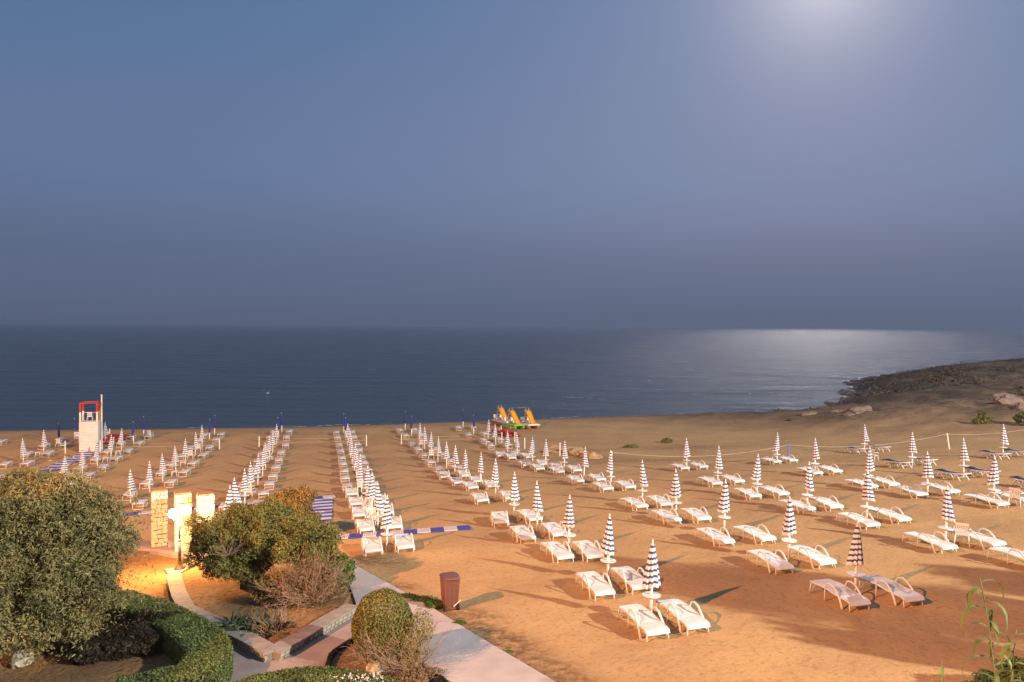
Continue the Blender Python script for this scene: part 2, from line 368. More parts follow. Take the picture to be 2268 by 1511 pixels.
def sandmat(name, light, dark, debris, wetc, dimp, foot=.035, rocky=False):
    m = bpy.data.materials.new(name); m.use_nodes = True; t = m.node_tree; N = t.nodes; L = t.links; b = N['Principled BSDF']
    b.inputs['Roughness'].default_value = 1.; b.inputs['Specular IOR Level'].default_value = .08
    g = N.new('ShaderNodeNewGeometry')
    def noise(sc, det, rgh=.55):
        n = N.new('ShaderNodeTexNoise'); n.inputs['Scale'].default_value = sc; n.inputs['Detail'].default_value = det; n.inputs['Roughness'].default_value = rgh; L.new(g.outputs['Position'], n.inputs['Vector']); return n.outputs['Fac']
    def rampf(f, a, b_):
        r = N.new('ShaderNodeMapRange'); r.inputs[1].default_value = a; r.inputs[2].default_value = b_; L.new(f, r.inputs[0]); return r.outputs[0]
    def mix(f, a, b_):
        x = N.new('ShaderNodeMix'); x.data_type = 'RGBA'
        if isinstance(f, (int, float)): x.inputs[0].default_value = f
        else: L.new(f, x.inputs[0])
        for i, q in ((6, a), (7, b_)):
            if isinstance(q, tuple): x.inputs[i].default_value = (*q, 1)
            else: L.new(q, x.inputs[i])
        return x.outputs[2]
    def mul(a, b_):
        x = N.new('ShaderNodeMath'); x.operation = 'MULTIPLY'
        for i, q in ((0, a), (1, b_)):
            if isinstance(q, (int, float)): x.inputs[i].default_value = q
            else: L.new(q, x.inputs[i])
        return x.outputs[0]
    c = mix(rampf(noise(.22, 5), .35, .65), dark, light)
    c = mix(mul(rampf(noise(6.5, 3, .6), .52, .68), dimp), c, tuple(q*.62 for q in dark))
    c = mix(mul(rampf(noise(30, 2, .7), .55, .75), dimp*.6), c, tuple(q*.7 for q in dark))
    a = N.new('ShaderNodeAttribute'); a.attribute_name = 'tone'; s = N.new('ShaderNodeSeparateColor'); L.new(a.outputs['Color'], s.inputs[0])
    c = mix(mul(s.outputs[0], rampf(noise(3.2, 8, .75), .34, .58)), c, debris)
    c = mix(mul(s.outputs[1], .75), c, wetc)
    if rocky:
        hc = mix(rampf(noise(.13, 7, .7), .38, .62), (.10, .068, .046), (.28, .175, .115)); hc = mix(mul(rampf(noise(1.3, 5, .7), .5, .65), .8), hc, (.05, .038, .028))
        tw = N.new('ShaderNodeMath'); tw.operation = 'ADD'; L.new(mul(s.outputs[2], 1.9), tw.inputs[0]); L.new(mul(noise(.5, 6, .7), .9), tw.inputs[1])
        c = mix(rampf(tw.outputs[0], .6, 1.7), c, hc)
        hd = mix(rampf(s.outputs[2], .75, 1.), hc, (.06, .043, .032)); c = mix(rampf(s.outputs[2], .68, .8), c, hd)
    L.new(c, b.inputs['Base Color'])
    bp = N.new('ShaderNodeBump'); bp.inputs['Distance'].default_value = foot
    vo = N.new('ShaderNodeTexVoronoi'); vo.inputs['Scale'].default_value = 4.2; vo.feature = 'SMOOTH_F1'; L.new(g.outputs['Position'], vo.inputs['Vector'])
    ad = N.new('ShaderNodeMath'); L.new(mul(vo.outputs['Distance'], .45), ad.inputs[0]); L.new(mul(noise(7, 5, .65), 1.6), ad.inputs[1])
    L.new(ad.outputs[0], bp.inputs['Height']); L.new(bp.outputs[0], b.inputs['Normal'])
    return m
M_SAND = sandmat('beach_sand', (.57, .345, .160), (.46, .270, .130), (.17, .10, .055), (.22, .14, .10), .5, .016, True)
M_SOIL = sandmat('garden_soil', (.36, .20, .09), (.20, .115, .06), (.14, .085, .05), (.2, .12, .08), .8, .05)
M_HEAD = sandmat('headland_ground', (.57, .345, .160), (.46, .270, .130), (.17, .10, .055), (.10, .065, .05), .55, .06, True)
terr('beach_sand', fsand, M_SAND); terr('garden_soil', fing, M_SOIL); terr('rocky_headland', fhead, M_HEAD)
# ------------------------------------------------------------------ sea
sx = axis([(-30000, -3000, 3000), (-3000, -300, 150), (-300, 500, 8), (500, 3500, 150), (3500, 30000, 3000)])
sy = axis([(60, 200, 1.2), (200, 500, 5), (500, 3000, 100), (3000, 30000, 1500)])
SX, SY = np.meshgrid(sx, sy); qx = SX.ravel(); qy = SY.ravel(); su_, sv_ = uv(qx, qy)
qz = .05*fbm(su_*.05, sv_*.5, 51, 3)*np.clip((520-qy)/200, 0, 1)
ix_ = np.arange(qx.size).reshape(len(sy), len(sx)); sq = np.stack([ix_[:-1, :-1], ix_[:-1, 1:], ix_[1:, 1:], ix_[1:, :-1]], -1).reshape(-1, 4)
def seamat():
    m = bpy.data.materials.new('sea_water'); m.use_nodes = True; t = m.node_tree; N = t.nodes; L = t.links; b = N['Principled BSDF']
    b.inputs['Base Color'].default_value = (.026, .058, .082, 1); b.inputs['IOR'].default_value = 1.36
    g = N.new('ShaderNodeNewGeometry')
    mp = N.new('ShaderNodeMapping'); L.new(g.outputs['Position'], mp.inputs[0]); mp.inputs['Rotation'].default_value = (0, 0, -.12); mp.inputs['Scale'].default_value = (.35, 1.3, 1)
    n1 = N.new('ShaderNodeTexNoise'); n1.inputs['Scale'].default_value = .9; n1.inputs['Detail'].default_value = 6; n1.inputs['Roughness'].default_value = .62; L.new(mp.outputs[0], n1.inputs['Vector'])
    mp2 = N.new('ShaderNodeMapping'); L.new(g.outputs['Position'], mp2.inputs[0]); mp2.inputs['Rotation'].default_value = (0, 0, -.22); mp2.inputs['Scale'].default_value = (.05, .32, 1)
    n2 = N.new('ShaderNodeTexNoise'); n2.inputs['Scale'].default_value = .55; n2.inputs['Detail'].default_value = 5; L.new(mp2.outputs[0], n2.inputs['Vector'])
    b1 = N.new('ShaderNodeBump'); b1.inputs['Distance'].default_value = .72; L.new(n1.outputs['Fac'], b1.inputs['Height'])
    b2 = N.new('ShaderNodeBump'); b2.inputs['Distance'].default_value = 1.9; L.new(n2.outputs['Fac'], b2.inputs['Height']); L.new(b1.outputs[0], b2.inputs['Normal'])
    L.new(b2.outputs[0], b.inputs['Normal'])
    r = N.new('ShaderNodeMapRange'); r.inputs[1].default_value = .35; r.inputs[2].default_value = .65; r.inputs[3].default_value = .14; r.inputs[4].default_value = .28; L.new(n2.outputs['Fac'], r.inputs[0]); L.new(r.outputs[0], b.inputs['Roughness'])
    return m
tag(new_ob('sea', np_mesh('sea', np.stack([qx, qy, qz], 1), sq, seamat(), None, True)), kind='structure')
tag(new_ob('seabed', np_mesh('seabed', np.array([(-30000, 60, -3.5), (30000, 60, -3.5), (30000, 30000, -3.5), (-30000, 30000, -3.5)]), np.array([[0, 1, 2, 3]]), M_SAND)), kind='structure')
def foammat():
    m = bpy.data.materials.new('foam'); m.use_nodes = True; t = m.node_tree; b = t.nodes['Principled BSDF']; b.inputs['Base Color'].default_value = (.62, .62, .66, 1); b.inputs['Roughness'].default_value = .9
    g = t.nodes.new('ShaderNodeNewGeometry'); mp = t.nodes.new('ShaderNodeMapping'); mp.inputs['Scale'].default_value = (.5, 2., 1); t.links.new(g.outputs['Position'], mp.inputs[0])
    n = t.nodes.new('ShaderNodeTexNoise'); n.inputs['Scale'].default_value = 1.6; n.inputs['Detail'].default_value = 5; t.links.new(mp.outputs[0], n.inputs['Vector'])
    r = t.nodes.new('ShaderNodeMapRange'); r.inputs[1].default_value = .46; r.inputs[2].default_value = .60; t.links.new(n.outputs['Fac'], r.inputs[0]); t.links.new(r.outputs[0], b.inputs['Alpha']); return m
M_FOAM = foammat()
def foam(px, py, half, dep, label):
    d = ray(px, py); t = -(CZ-.12)/d[2]; c = (d[0]*t, d[1]*t); mb = MB(); n = 28; vs = [(0, 0, .03)]
    for k in range(n):
        a = 2*math.pi*k/n; rr = 1+.3*math.sin(3*a+px)+.2*math.sin(7*a); vs.append((math.cos(a)*half*rr, math.sin(a)*dep*rr, 0))
    mb.add(vs, [(0, 1+k, 1+(k+1) % n) for k in range(n)])
    return tag(mb.build('foam', M_FOAM, loc=(c[0], c[1], .12), rot=(0, 0, random.uniform(-.1, .15))), kind='stuff', label=label)
foam(1150, 903, 1.2, .45, 'small white breaking crest off the pedal boats')
foam(1278, 881, 2.4, .5, 'long thin white crest farther out to sea'); foam(1250, 880, 1.4, .3, 'short white crest beside the long one')
foam(1330, 884, 1.5, .25, 'faint crest right of the long white crest')
# thin foam line where the water meets the sand
mb = MB()
for u0, u1 in ((-17, -13), (-7, 9), (30, 36), (52, 70)):
    n = int((u1-u0)*2); vs = []
    for i in range(n+1):
        u = u0+(u1-u0)*i/n; vv = np.interp(u, SU, SV)+.25+.35*math.sin(u*.9)+.15*math.sin(u*3.1); wd = .28*math.sin(math.pi*i/n)+.03
        for s in (-1, 1): p = xy(u, vv+s*wd); vs.append((p[0], p[1], .09))
    mb.add(vs, [(2*i, 2*i+1, 2*i+3, 2*i+2) for i in range(n)])
tag(mb.build('shoreline_foam', M_FOAM), kind='stuff')
# ------------------------------------------------------------------ seating: the meshes each kind shares
def slope_rot(x, y, extra=0.):
    e = .8; u, v = uv(x, y); nx_ = -(gz(*xy(u+e, v))-gz(*xy(u-e, v)))/(2*e); nv = -(gz(*xy(u, v+e))-gz(*xy(u, v-e)))/(2*e)
    R = Matrix.Rotation(ROT+extra, 3, 'Z'); n = Matrix.Rotation(ROT, 3, 'Z') @ Vector((nx_, nv, 1)).normalized()
    q = Vector((0, 0, 1)).rotation_difference(n)
    return (q.to_matrix() @ R).to_euler()
def prof(y):  # lying surface of the plastic lounger; -1 near end, +1 far end
    return float(np.interp(y, [-.98, -.92, -.6, -.2, .15, .45, .98], [.235, .285, .31, .335, .39, .40, .375]))
def plastic_meshes():
    P = []
    m = MB()
    for s in (-1, 1):
        pts = [(s*.325, y, prof(y)-.012) for y in np.linspace(-.95, .97, 14)]
        m.tube(pts, .024, 6, flat=1.3)
    m.tube([(-.325, .97, prof(.97)-.012), (.325, .97, prof(.97)-.012)], .024, 6)
    m.tube([(-.325, -.2, .30), (.325, -.2, .30)], .018, 5)
    P.append(('frame', m.mesh('lounger_frame', M_PLASTIC, True), None))
    m = MB()
    for y in np.arange(-.38, .95, .066):
        z = prof(y); sl = math.atan((prof(y+.02)-prof(y-.02))/.04)
        m.box((0, y, z+.004), (.63, .040, .014), R=Matrix.Rotation(sl, 3, 'X'))
    P.append(('slats', m.mesh('lounger_slats', M_PLASTIC), 'stuff'))
    m = MB(); ys_ = [-1.0, -.985, -.95, -.85, -.7, -.55, -.42]
    m.sheet([(y, (prof(y) if y > -.94 else .285-(abs(y)-.94)*1.6)+.008) for y in ys_], -.335, .335, .02)
    P.append(('foot_panel', m.mesh('lounger_foot_panel', M_PLASTIC, False), None))
    for s in (-1, 1):
        m = MB(); pts = [(s*.385, -.66, 0), (s*.375, -.60, .17), (s*.36, -.48, .36), (s*.355, -.30, .53), (s*.355, -.12, .58), (s*.355, .06, .55), (s*.35, .16, .42), (s*.35, .19, .2), (s*.36, .21, 0)]
        m.tube(pts, [.042, .036, .034, .034, .033, .03, .024, .021, .02], 6)
        P.append(('armrest', m.mesh('lounger_armrest', M_PLASTIC, True), None))
    for s in (-1, 1):
        m = MB(); m.tube([(s*.30, .93, .36), (s*.32, .97, .18), (s*.33, 1.0, 0)], [.022, .019, .017], 5); m.tube([(s*.30, .72, .38), (s*.325, .93, .04)], .012, 4)
        P.append(('leg', m.mesh('lounger_leg', M_PLASTIC, True), None))
    for s in (-1, 1):
        m = MB(); m.tube([(s*.28, -.86, .27), (s*.31, -.90, .1), (s*.32, -.92, 0)], [.026, .022, .02], 5)
        P.append(('foot_leg', m.mesh('lounger_foot_leg', M_PLASTIC, True), None))
    return P
def metal_meshes():
    P = []; m = MB(); L = .93
    m.tube([(-.31, -L, .37), (-.31, -.2, .365), (-.31, L, .40), (.31, L, .40), (.31, -.2, .365), (.31, -L, .37), (-.31, -L, .37)], .019, 6)
    P.append(('frame', m.mesh('cot_frame', M_METAL, True), None))
    m = MB(); m.sheet([(-.80, .385), (-.4, .37), (.1, .365), (.6, .385), (.92, .415)], -.30, .30, .012)
    P.append(('fabric', m.mesh('cot_fabric', M_FABRIC, True), None))
    for y0, y1 in ((-.84, -.72), (.5, .62)):
        m = MB(); m.tube([(-.29, y1, .36), (-.29, y0, .02), (.29, y0, .02), (.29, y1, .36)], .018, 6)
        P.append(('leg_frame', m.mesh('cot_leg_frame', M_METAL, True), None))
    return P
def navy_meshes():
    P = []; m = MB()
    m.tube([(-.31, -.98, .40), (-.31, -.2, .36), (-.31, .3, .36), (-.31, .98, .42), (.31, .98, .42), (.31, .3, .36), (.31, -.2, .36), (.31, -.98, .40), (-.31, -.98, .40)], .038, 6)
    P.append(('frame', m.mesh('sling_frame', M_PLASTIC, True), None))
    m = MB(); m.sheet([(-.45, .385), (.1, .37), (.5, .395), (.98, .47)], -.30, .30, .04); P.append(('sling_fabric', m.mesh('sling_fabric', M_NAVYF, True), None))
    for y0, y1 in ((-.82, -.55), (-.28, -.55), (.28, .5), (.86, .6)):
        m = MB()
        for s in (-1, 1): m.tube([(s*.31, y1, .37), (s*.32, y0, 0)], [.042, .034], 5)
        m.tube([(-.31, (y0+y1)/2, .19), (.31, (y0+y1)/2, .19)], .014, 5)
        P.append(('leg_pair', m.mesh('sling_leg_pair', M_PLASTIC, True), None))
    return P
def chair_meshes():
    P = []; m = MB(); m.box((0, 0, .43), (.46, .44, .03)); P.append(('seat', m.mesh('chair_seat', M_PLASTIC), None))
    m = MB()
    for i in range(7): m.box((-.18+.06*i, .225, .65), (.038, .018, .36), R=Matrix.Rotation(-.18, 3, 'X'))
    m.box((0, .262, .85), (.44, .03, .09), R=Matrix.Rotation(-.18, 3, 'X')); m.box((0, .215, .47), (.44, .03, .06))
    P.append(('backrest', m.mesh('chair_backrest', M_PLASTIC), None))
    for s in (-1, 1):
        m = MB(); m.tube([(s*.25, -.22, .43), (s*.27, -.20, .62), (s*.27, -.08, .66), (s*.26, .15, .665), (s*.23, .24, .66)], [.022, .022, .026, .026, .02], 5); P.append(('armrest', m.mesh('chair_armrest', M_PLASTIC, True), None))
    for s in (-1, 1):
        for y, y2 in ((-.2, -.26), (.2, .30)):
            m = MB(); m.tube([(s*.21, y, .43), (s*.26, y2, 0)], [.03, .02], 5); P.append(('leg', m.mesh('chair_leg', M_PLASTIC, True), None))
    return P
def stool_meshes():
    P = []; m = MB(); m.box((0, 0, .43), (.42, .42, .04)); P.append(('seat', m.mesh('stool_seat', M_PLASTIC2), None))
    for a in (-1, 1):
        for b in (-1, 1):
            m = MB(); m.tube([(a*.15, b*.15, .42), (a*.23, b*.23, 0)], [.035, .025], 5); P.append(('leg', m.mesh('stool_leg', M_PLASTIC2, True), None))
    return P
def umb_variant(seed, blue=False):
    rnd = random.Random(seed); m = MB(); n = 40; top = 2.2; bot = .95 if not blue else .98
    zs = []; mi = []
    if blue:
        zs = list(np.linspace(top, bot, 9)); mi = [0]*8
    else:
        z = top; zs = [top, top-.075]; mi = [0]; pitch = (top-.075-bot-.10)/6.5
        for k in range(7):
            zs.append(zs[-1]-pitch*.42); mi.append(1)
            if k < 6: zs.append(zs[-1]-pitch*.58); mi.append(0)
        zs += [bot+.03, bot-.005]; mi += [0, 0]
    ph = rnd.uniform(0, 6.28); ph2 = rnd.uniform(0, 6.28); sk = rnd.uniform(-.06, .06); sky = rnd.uniform(-.05, .05); wob = rnd.uniform(.005, .013); rmax = (.205+rnd.uniform(-.02, .03)) if not blue else .105
    vs = []; fs = []
    for z in zs:
        t = (top-z)/(top-bot)
        for k in range(n):
            a = 2*math.pi*k/n
            if blue: r = .03+(rmax-.03)*math.sin(min(1, t*1.5)*math.pi/2)*(1-.35*max(0, t-.75)*4*.8); r *= 1+.16*math.cos(8*a+ph)
            else: r = .02+(rmax-.02)*t**.66; r *= 1+(.10+.14*t)*math.cos(8*a+ph)+.14*t*math.sin(2*a+ph2)+.07*t*math.sin(3*a+ph)
            if not blue and z <= bot+.001: r *= .93
            zz = z+(wob*t*math.cos(8*a+ph+2.2)*1.3+.05*t*math.sin(a+ph2) if not blue else 0)
            vs.append((r*math.cos(a)+sk*t*t*2, r*math.sin(a)+sky*t*t*2, zz))
    for i in range(len(zs)-1):
        for k in range(n): k2 = (k+1) % n; fs.append((i*n+k, (i+1)*n+k, (i+1)*n+k2, i*n+k2))
    nr = len(zs); m.v = vs; m.f = fs; m.m = [mi[i] for i in range(nr-1) for _ in range(n)]
    m.f.append(tuple(range(n))); m.m.append(0); m.f.append(tuple((nr-1)*n+k for k in range(n-1, -1, -1))); m.m.append(0)
    return m.mesh('closed_canopy', [M_NAVY] if blue else [M_CW, M_CB], True)
CAN = [umb_variant(i) for i in range(10)]; CANB = [umb_variant(50+i, True) for i in range(3)]
_m = MB(); _m.tube([(0, 0, .9), (0, 0, 2.22)], .018, 8); _m.lathe([(.02, 2.2), (.028, 2.235), (.012, 2.29), (.002, 2.31)], 8); POLE_ME = _m.mesh('umbrella_pole', M_POLE, True)
_m = MB(); _m.tube([(0, 0, -.05), (0, 0, .93)], .041, 10); BASE_ME = _m.mesh('umbrella_socket', M_POLE, True)
_m = MB(); _m.lathe([(.04, .64), (.20, .655), (.27, .66), (.275, .675), (.27, .685), (.04, .688)], 24); TAB_ME = _m.mesh('umbrella_table', M_PLASTIC, False)
_m = MB(); _m.lathe([(.06, .90), (.10, .94), (.105, .97), (.07, .99)], 12); HEM_ME = _m.mesh('umbrella_tie', M_NAVY, True)
_m = MB(); _m.tube([(0, 0, -.05), (0, 0, .80)], .05, 10); BBASE_ME = _m.mesh('blue_umbrella_socket', M_POLE, True)
KITS = {'plastic': plastic_meshes(), 'metal': metal_meshes(), 'navy': navy_meshes(), 'chair': chair_meshes(), 'stool': stool_meshes()}
def place(kit, name, label, cat, group, x, y, rot, scale=1.):
    o = thing(name, label, cat, (x, y, gz(x, y)+.005), 0, group); o.rotation_euler = rot
    if scale != 1: o.scale = (scale,)*3
    for pn, me, kd in KITS[kit]:
        c = bpy.data.objects.new(pn, me); COL.objects.link(c); c.parent = o
        if kd: c['kind'] = kd
    return o
def umbrella(x, y, label, blue=False, table=True, lean=(0, 0), k=0):
    o = thing('beach_umbrella', label, 'umbrella', (x, y, gz(x, y)), 0, 'closed beach umbrellas'); o.rotation_euler = (lean[0], lean[1], random.uniform(0, 6.28))
    if blue: parts = (('canopy', CANB[k % 3]), ('pole', POLE_ME), ('socket', BBASE_ME), ('tie', HEM_ME))
    else: parts = [('canopy', CAN[k % 10]), ('pole', POLE_ME), ('socket', BASE_ME)]+([('table_top', TAB_ME)] if table else [])
    for pn, me in parts: c = bpy.data.objects.new(pn, me); COL.objects.link(c); c.parent = o
    return o
ORD = 'first second third fourth fifth sixth seventh eighth ninth tenth eleventh twelfth thirteenth fourteenth fifteenth sixteenth'.split()
# each row: photo phrase, along-shore coordinate, distances towards the sea, how many at the far end are plain blue, where metal cots take over
ROWS = [
 ('the row left of the tower row', -25.7, [68.1, 74.7, 79.6, 83.9, 88.5], 2, 0, 0),
 ('the row starting before the lifeguard tower', -18.8, [62.5, 66.8, 71.0, 75.2, 79.2, 83.8, 88.7], 2, 0, 0),
 ('the row behind the left stone pillar', -11.6, [51.2, 55.7, 60.6, 65.6, 70.6, 75.0, 79.6, 84.4, 88.3], 2, 0, 0),
 ('the row behind the big round shrub', -4.45, [38.5, 42.2, 47.0, 51.5, 55.9, 60.4, 65.2, 70.2, 74.4, 79.3, 84.9, 89.2], 2, 0, 0),
 ('the row on the striped mat', 2.6, [31.1, 35.6, 39.4, 43.7, 48.0, 52.3, 56.6, 60.9, 65.2, 69.5, 73.8, 78.0, 83.2, 87.2], 2, 49.5, 0),
 ('the row nearest the brown bin', 9.7, [19.7, 23.6, 27.8, 31.7, 35.6, 41.6, 46.9, 51.0, 55.0, 58.8, 63.4, 68.1, 72.8, 77.0, 83.1, 87.8], 2, 56, 0),
 ('the row with the shaded front pair', 16.85, [19.3, 23.6, 28.1, 32.0, 36.3, 41.9, 46.8, 52.2, 55.9, 59.5, 64.2, 67.3, 73.0, 77.9, 83.0, 88.3], 2, 70, 0),
 ('the row with the front armchair', 23.1, [23.0, 27.4, 31.0, 35.2, 40.0, 48.0], 0, 999, 0),
 ('the row second from the right edge', 30.3, [28.2, 31.4, 35.2, 40.7, 47.5], 0, 999, 0),
 ('the navy sling row', 37.0, [31.0, 35.0, 39.7], 0, 999, 999),
]
PXU = {}   # exact umbrella spots read off the photo: tip pixels, row by row
TIPS = {5: [(1443,1195),(1347,1137),(1261,1094),(1191,1065),(1139,1044),(1098,1015.5),(1065,1001),(1033,995),(1007.5,986),(989.6,978),(970,967),(955.6,956.6),(941,945.4),(928.4,936),(911.7,921),(897.4,911)],
 6: [(1897,1155),(1749,1099),(1605,1061),(1499,1038),(1424,1019),(1354,997),(1293.6,989),(1250,976.5),(1209,973),(1180,968),(1146.7,957),(1125,954),(1098.5,938.5),(1081,929),(1049.4,918.7),(1025.8,906.7)],
 7: [(2096,1075),(1921,1040.6),(1788,1022),(1678,1005),(1590,987.6),(1522,970)], 8: [(2203,1009),(2056,1000),(1923,987.6),(1806,970),(1721.6,958)],
 9: [None,(2136,970),(2022,957)]}
# where the pairs were pushed out of line, read off the photo: (along, seaward) offsets of the left and right lounger
OFFS = {(6, 0): ((-.76, -.29), (.85, -.56)), (6, 1): ((-1.3, -.82), (.38, -.87)), (6, 2): ((-1.2, -1.3), (.40, -1.5)), (6, 3): ((-.93, -.88), (.45, -1.2)),
 (7, 0): ((-.73, -.13), (1.09, -.39)), (7, 1): ((-.84, -.47), (.93, -.17)), (5, 0): ((-.56, -.87), (.64, -.8)), (5, 1): ((-.9, -1.0), (.44, -1.05)), (5, 2): ((-.73, -.61), (.46, -.88)),
 (5, 5): ((-1.3, -1.35), (.40, -1.4)), (8, 1): ((-.6, .57), (1.1, .46)), (9, 2): ((-.7, .4), (1.4, .8))}
nu = 0
def near_or_far(i, n): return f'{ORD[i]} from the front'
for ri, (phrase, u0, vs, nb, vm, navy) in enumerate(ROWS):
    n = len(vs)
    for i, v in enumerate(vs):
        blue = i >= n-nb
        tip = TIPS.get(ri, [None]*n)[i]
        if tip: x, y = hit(tip[0], tip[1], 2.3)
        else: x, y = xy(u0+random.uniform(-.1, .1), v)
        u, v = uv(x, y); pos = f'{ORD[i]} from the front'
        if navy and i == 0: pass
        else:
            lean = (random.gauss(0, .022), random.gauss(0, .022))
            if ri == 9 and i == 1: lean = (.0, .05)
            lb = f'closed plain blue umbrella, {pos}, in {phrase}' if blue else f'closed blue-striped umbrella, {pos}, in {phrase}'
            o = umbrella(x, y, lb, blue, not blue and random.random() < .8 or i == 0 or (ri >= 5 and i < 6), lean, nu); nu += 1
        kind = 'navy' if navy else ('metal' if v > vm else 'plastic')
        for side, sname in ((-1, 'left'), (1, 'right')):
            if ri == 8 and i == 0 and side == 1: pass
            if kind == 'metal': du, dv = side*.88+.02, -1.45
            elif kind == 'navy': du, dv = side*1.0, -.3
            else: du, dv = (.62 if side < 0 else -.70)*-1, (-.75 if ri in (5, 6) and i < 3 else (-.2 if ri > 5 else .1))
            if kind == 'plastic' and side < 0: du = -.60
            if ri >= 7 and kind == 'plastic': du *= 1.12
            if ri == 5 and i >= 3 and kind == 'plastic': du, dv = (-1.0, -1.1) if side < 0 else (.42, -1.15)
            if ri == 6 and i >= 4 and kind == 'plastic': du, dv = (-.98, -1.0) if side < 0 else (.45, -1.05)
            if (ri, i) in OFFS: du, dv = OFFS[ri, i][0 if side < 0 else 1]
            lx, ly = xy(u+du+random.uniform(-.04, .04), v+dv+random.uniform(-.12, .12))
            rot = slope_rot(lx, ly, random.gauss(0, .05))
            w = {'plastic': ('sun_lounger', f'white plastic lounger {sname} of umbrella {pos.split()[0]} in {phrase}'), 'metal': ('sunbed', f'white metal sunbed {sname} of umbrella {pos.split()[0]} in {phrase}'), 'navy': ('sling_lounger', f'navy sling lounger {sname} of umbrella {pos.split()[0]} in {phrase}')}[kind]
            cat = {'plastic': 'sun lounger', 'metal': 'sunbed', 'navy': 'sun lounger'}[kind]
            place(kind, w[0], w[1], cat, {'plastic': 'white plastic loungers', 'metal': 'white metal sunbeds', 'navy': 'navy sling loungers'}[kind], lx, ly, rot)
# umbrellas and loungers that stand outside the regular rows
def extra(tip, lab, kinds):
    x, y = hit(tip[0], tip[1], 2.3); umbrella(x, y, lab, False, True, (0, 0), int(tip[0])); u, v = uv(x, y); return u, v
u, v = extra((1915.4, 939.7), 'closed blue-striped umbrella standing farthest back beside the two tables of navy loungers', 0)
for sd, nm in ((-1, 'left'), (1, 'right')):
    lx, ly = xy(u+sd*1.1, v-.4); place('navy', 'sling_lounger', f'navy sling lounger {nm} of the rearmost striped umbrella at right', 'sun lounger', 'navy sling loungers', lx, ly, slope_rot(lx, ly, .05*sd))
u, v = extra((2222.6, 939), 'closed blue-striped umbrella at the right end of the navy loungers', 0)
for sd, nm in ((-1, 'left'), (1, 'right')):
    lx, ly = xy(u+sd*1.0, v-.3); place('navy', 'sling_lounger', f'navy sling lounger {nm} of the umbrella at the right end', 'sun lounger', 'navy sling loungers', lx, ly, slope_rot(lx, ly, .03*sd))
extra((232.7, 935), 'closed blue-striped umbrella just right of the lifeguard tower by the red boat', 0)
x, y = xy(-32.6, 87.6); umbrella(x, y, 'closed plain blue umbrella at the left edge of the photo', True, False, (0, 0), 1)
for sd, nm in ((-1, 'left'), (1, 'right')):
    lx, ly = xy(-32.6+sd*.9, 86.2); place('metal', 'sunbed', f'white metal sunbed {nm} of the blue umbrella at the left edge', 'sunbed', 'white metal sunbeds', lx, ly, slope_rot(lx, ly))
x, y = hit(2262, 1252); place('plastic', 'sun_lounger', 'white plastic lounger cut by the right edge beside the tree shade', 'sun lounger', 'white plastic loungers', x, y, slope_rot(x, y, .03))
# ------------------------------------------------------------------ armchairs and stools
for kit, px, py, rz, lab in (
 ('chair', 2130, 1208, 2.6, 'white slatted armchair facing away at the front of the right-hand rows'),
 ('chair', 2250, 1122, 2.3, 'white slatted armchair at the right edge between two loungers'),
 ('chair', 1934, 1022, 2.2, 'white armchair beside the striped umbrella near the navy loungers'),
 ('chair', 822, 1168, 0.1, 'white armchair nearest the mat, left of the striped umbrellas'),
 ('chair', 814, 1140, 3.2, 'white armchair second from the mat, its slatted back turned to us'),
 ('chair', 800, 1092, 3.1, 'white armchair farthest back in the row on the striped mat'),
 ('chair', 955, 1018, 3.3, 'white armchair among the metal sunbeds of the bin row'),
 ('chair', 933, 993, 3.0, 'smaller-looking white armchair behind the other in the bin row'),
 ('chair', 555, 1104, 3.0, 'white slatted armchair among umbrellas behind the big round shrub'),
 ('chair', 423, 1018, 3.3, 'white armchair, nearer of two, in the row behind the left pillar'),
 ('chair', 441, 1002, 3.2, 'white armchair, farther of two, in the row behind the left pillar'),
 ('chair', 332, 971, 3.1, 'white armchair between two sunbeds near the water left of centre'),
 ('chair', 173, 975, 3.2, 'white armchair just left of the lifeguard tower'),
 ('chair', 132, 991, 3.1, 'white armchair under the plain blue umbrella left of the tower'),
 ('stool', 387, 1056, .2, 'low white plastic stool at the umbrella pole behind the left pillar'),
 ('stool', 405, 1034, .4, 'low white plastic stool a little farther behind the left pillar'),
 ('stool', 235, 1024, .1, 'low white stool between sunbeds right of the lifeguard tower'),
 ('stool', 262, 1009, .3, 'low white stool under the umbrella right of the lifeguard tower'),
 ('stool', 85, 1012, .2, 'low white stool beneath the striped umbrella above the big tree'),
 ('stool', 598, 1021, .2, 'low white stool among the sunbeds left of the empty sand lane'),
 ('stool', 1080, 987, .3, 'low white stool beside the umbrella near the pedal boats')):
    x, y = hit(px, py); place(kit, 'plastic_armchair' if kit == 'chair' else 'plastic_stool', lab, 'chair' if kit == 'chair' else 'stool', 'white plastic armchairs' if kit == 'chair' else 'low plastic stools', x, y, (0, 0, rz))
# towel left on a table
m = MB(); x, y = hit(1397, 1308); m.box((0, 0, .22), (.10, .04, .34)); m.box((.02, .03, .12), (.07, .04, .26), rz=.5)
tag(m.build('hanging_towel', mat('grey_towel', (.16, .13, .15), .9), loc=(x, y, gz(x, y)+.18)), 'dark grey towel hanging between the second pair of front loungers', 'towel')
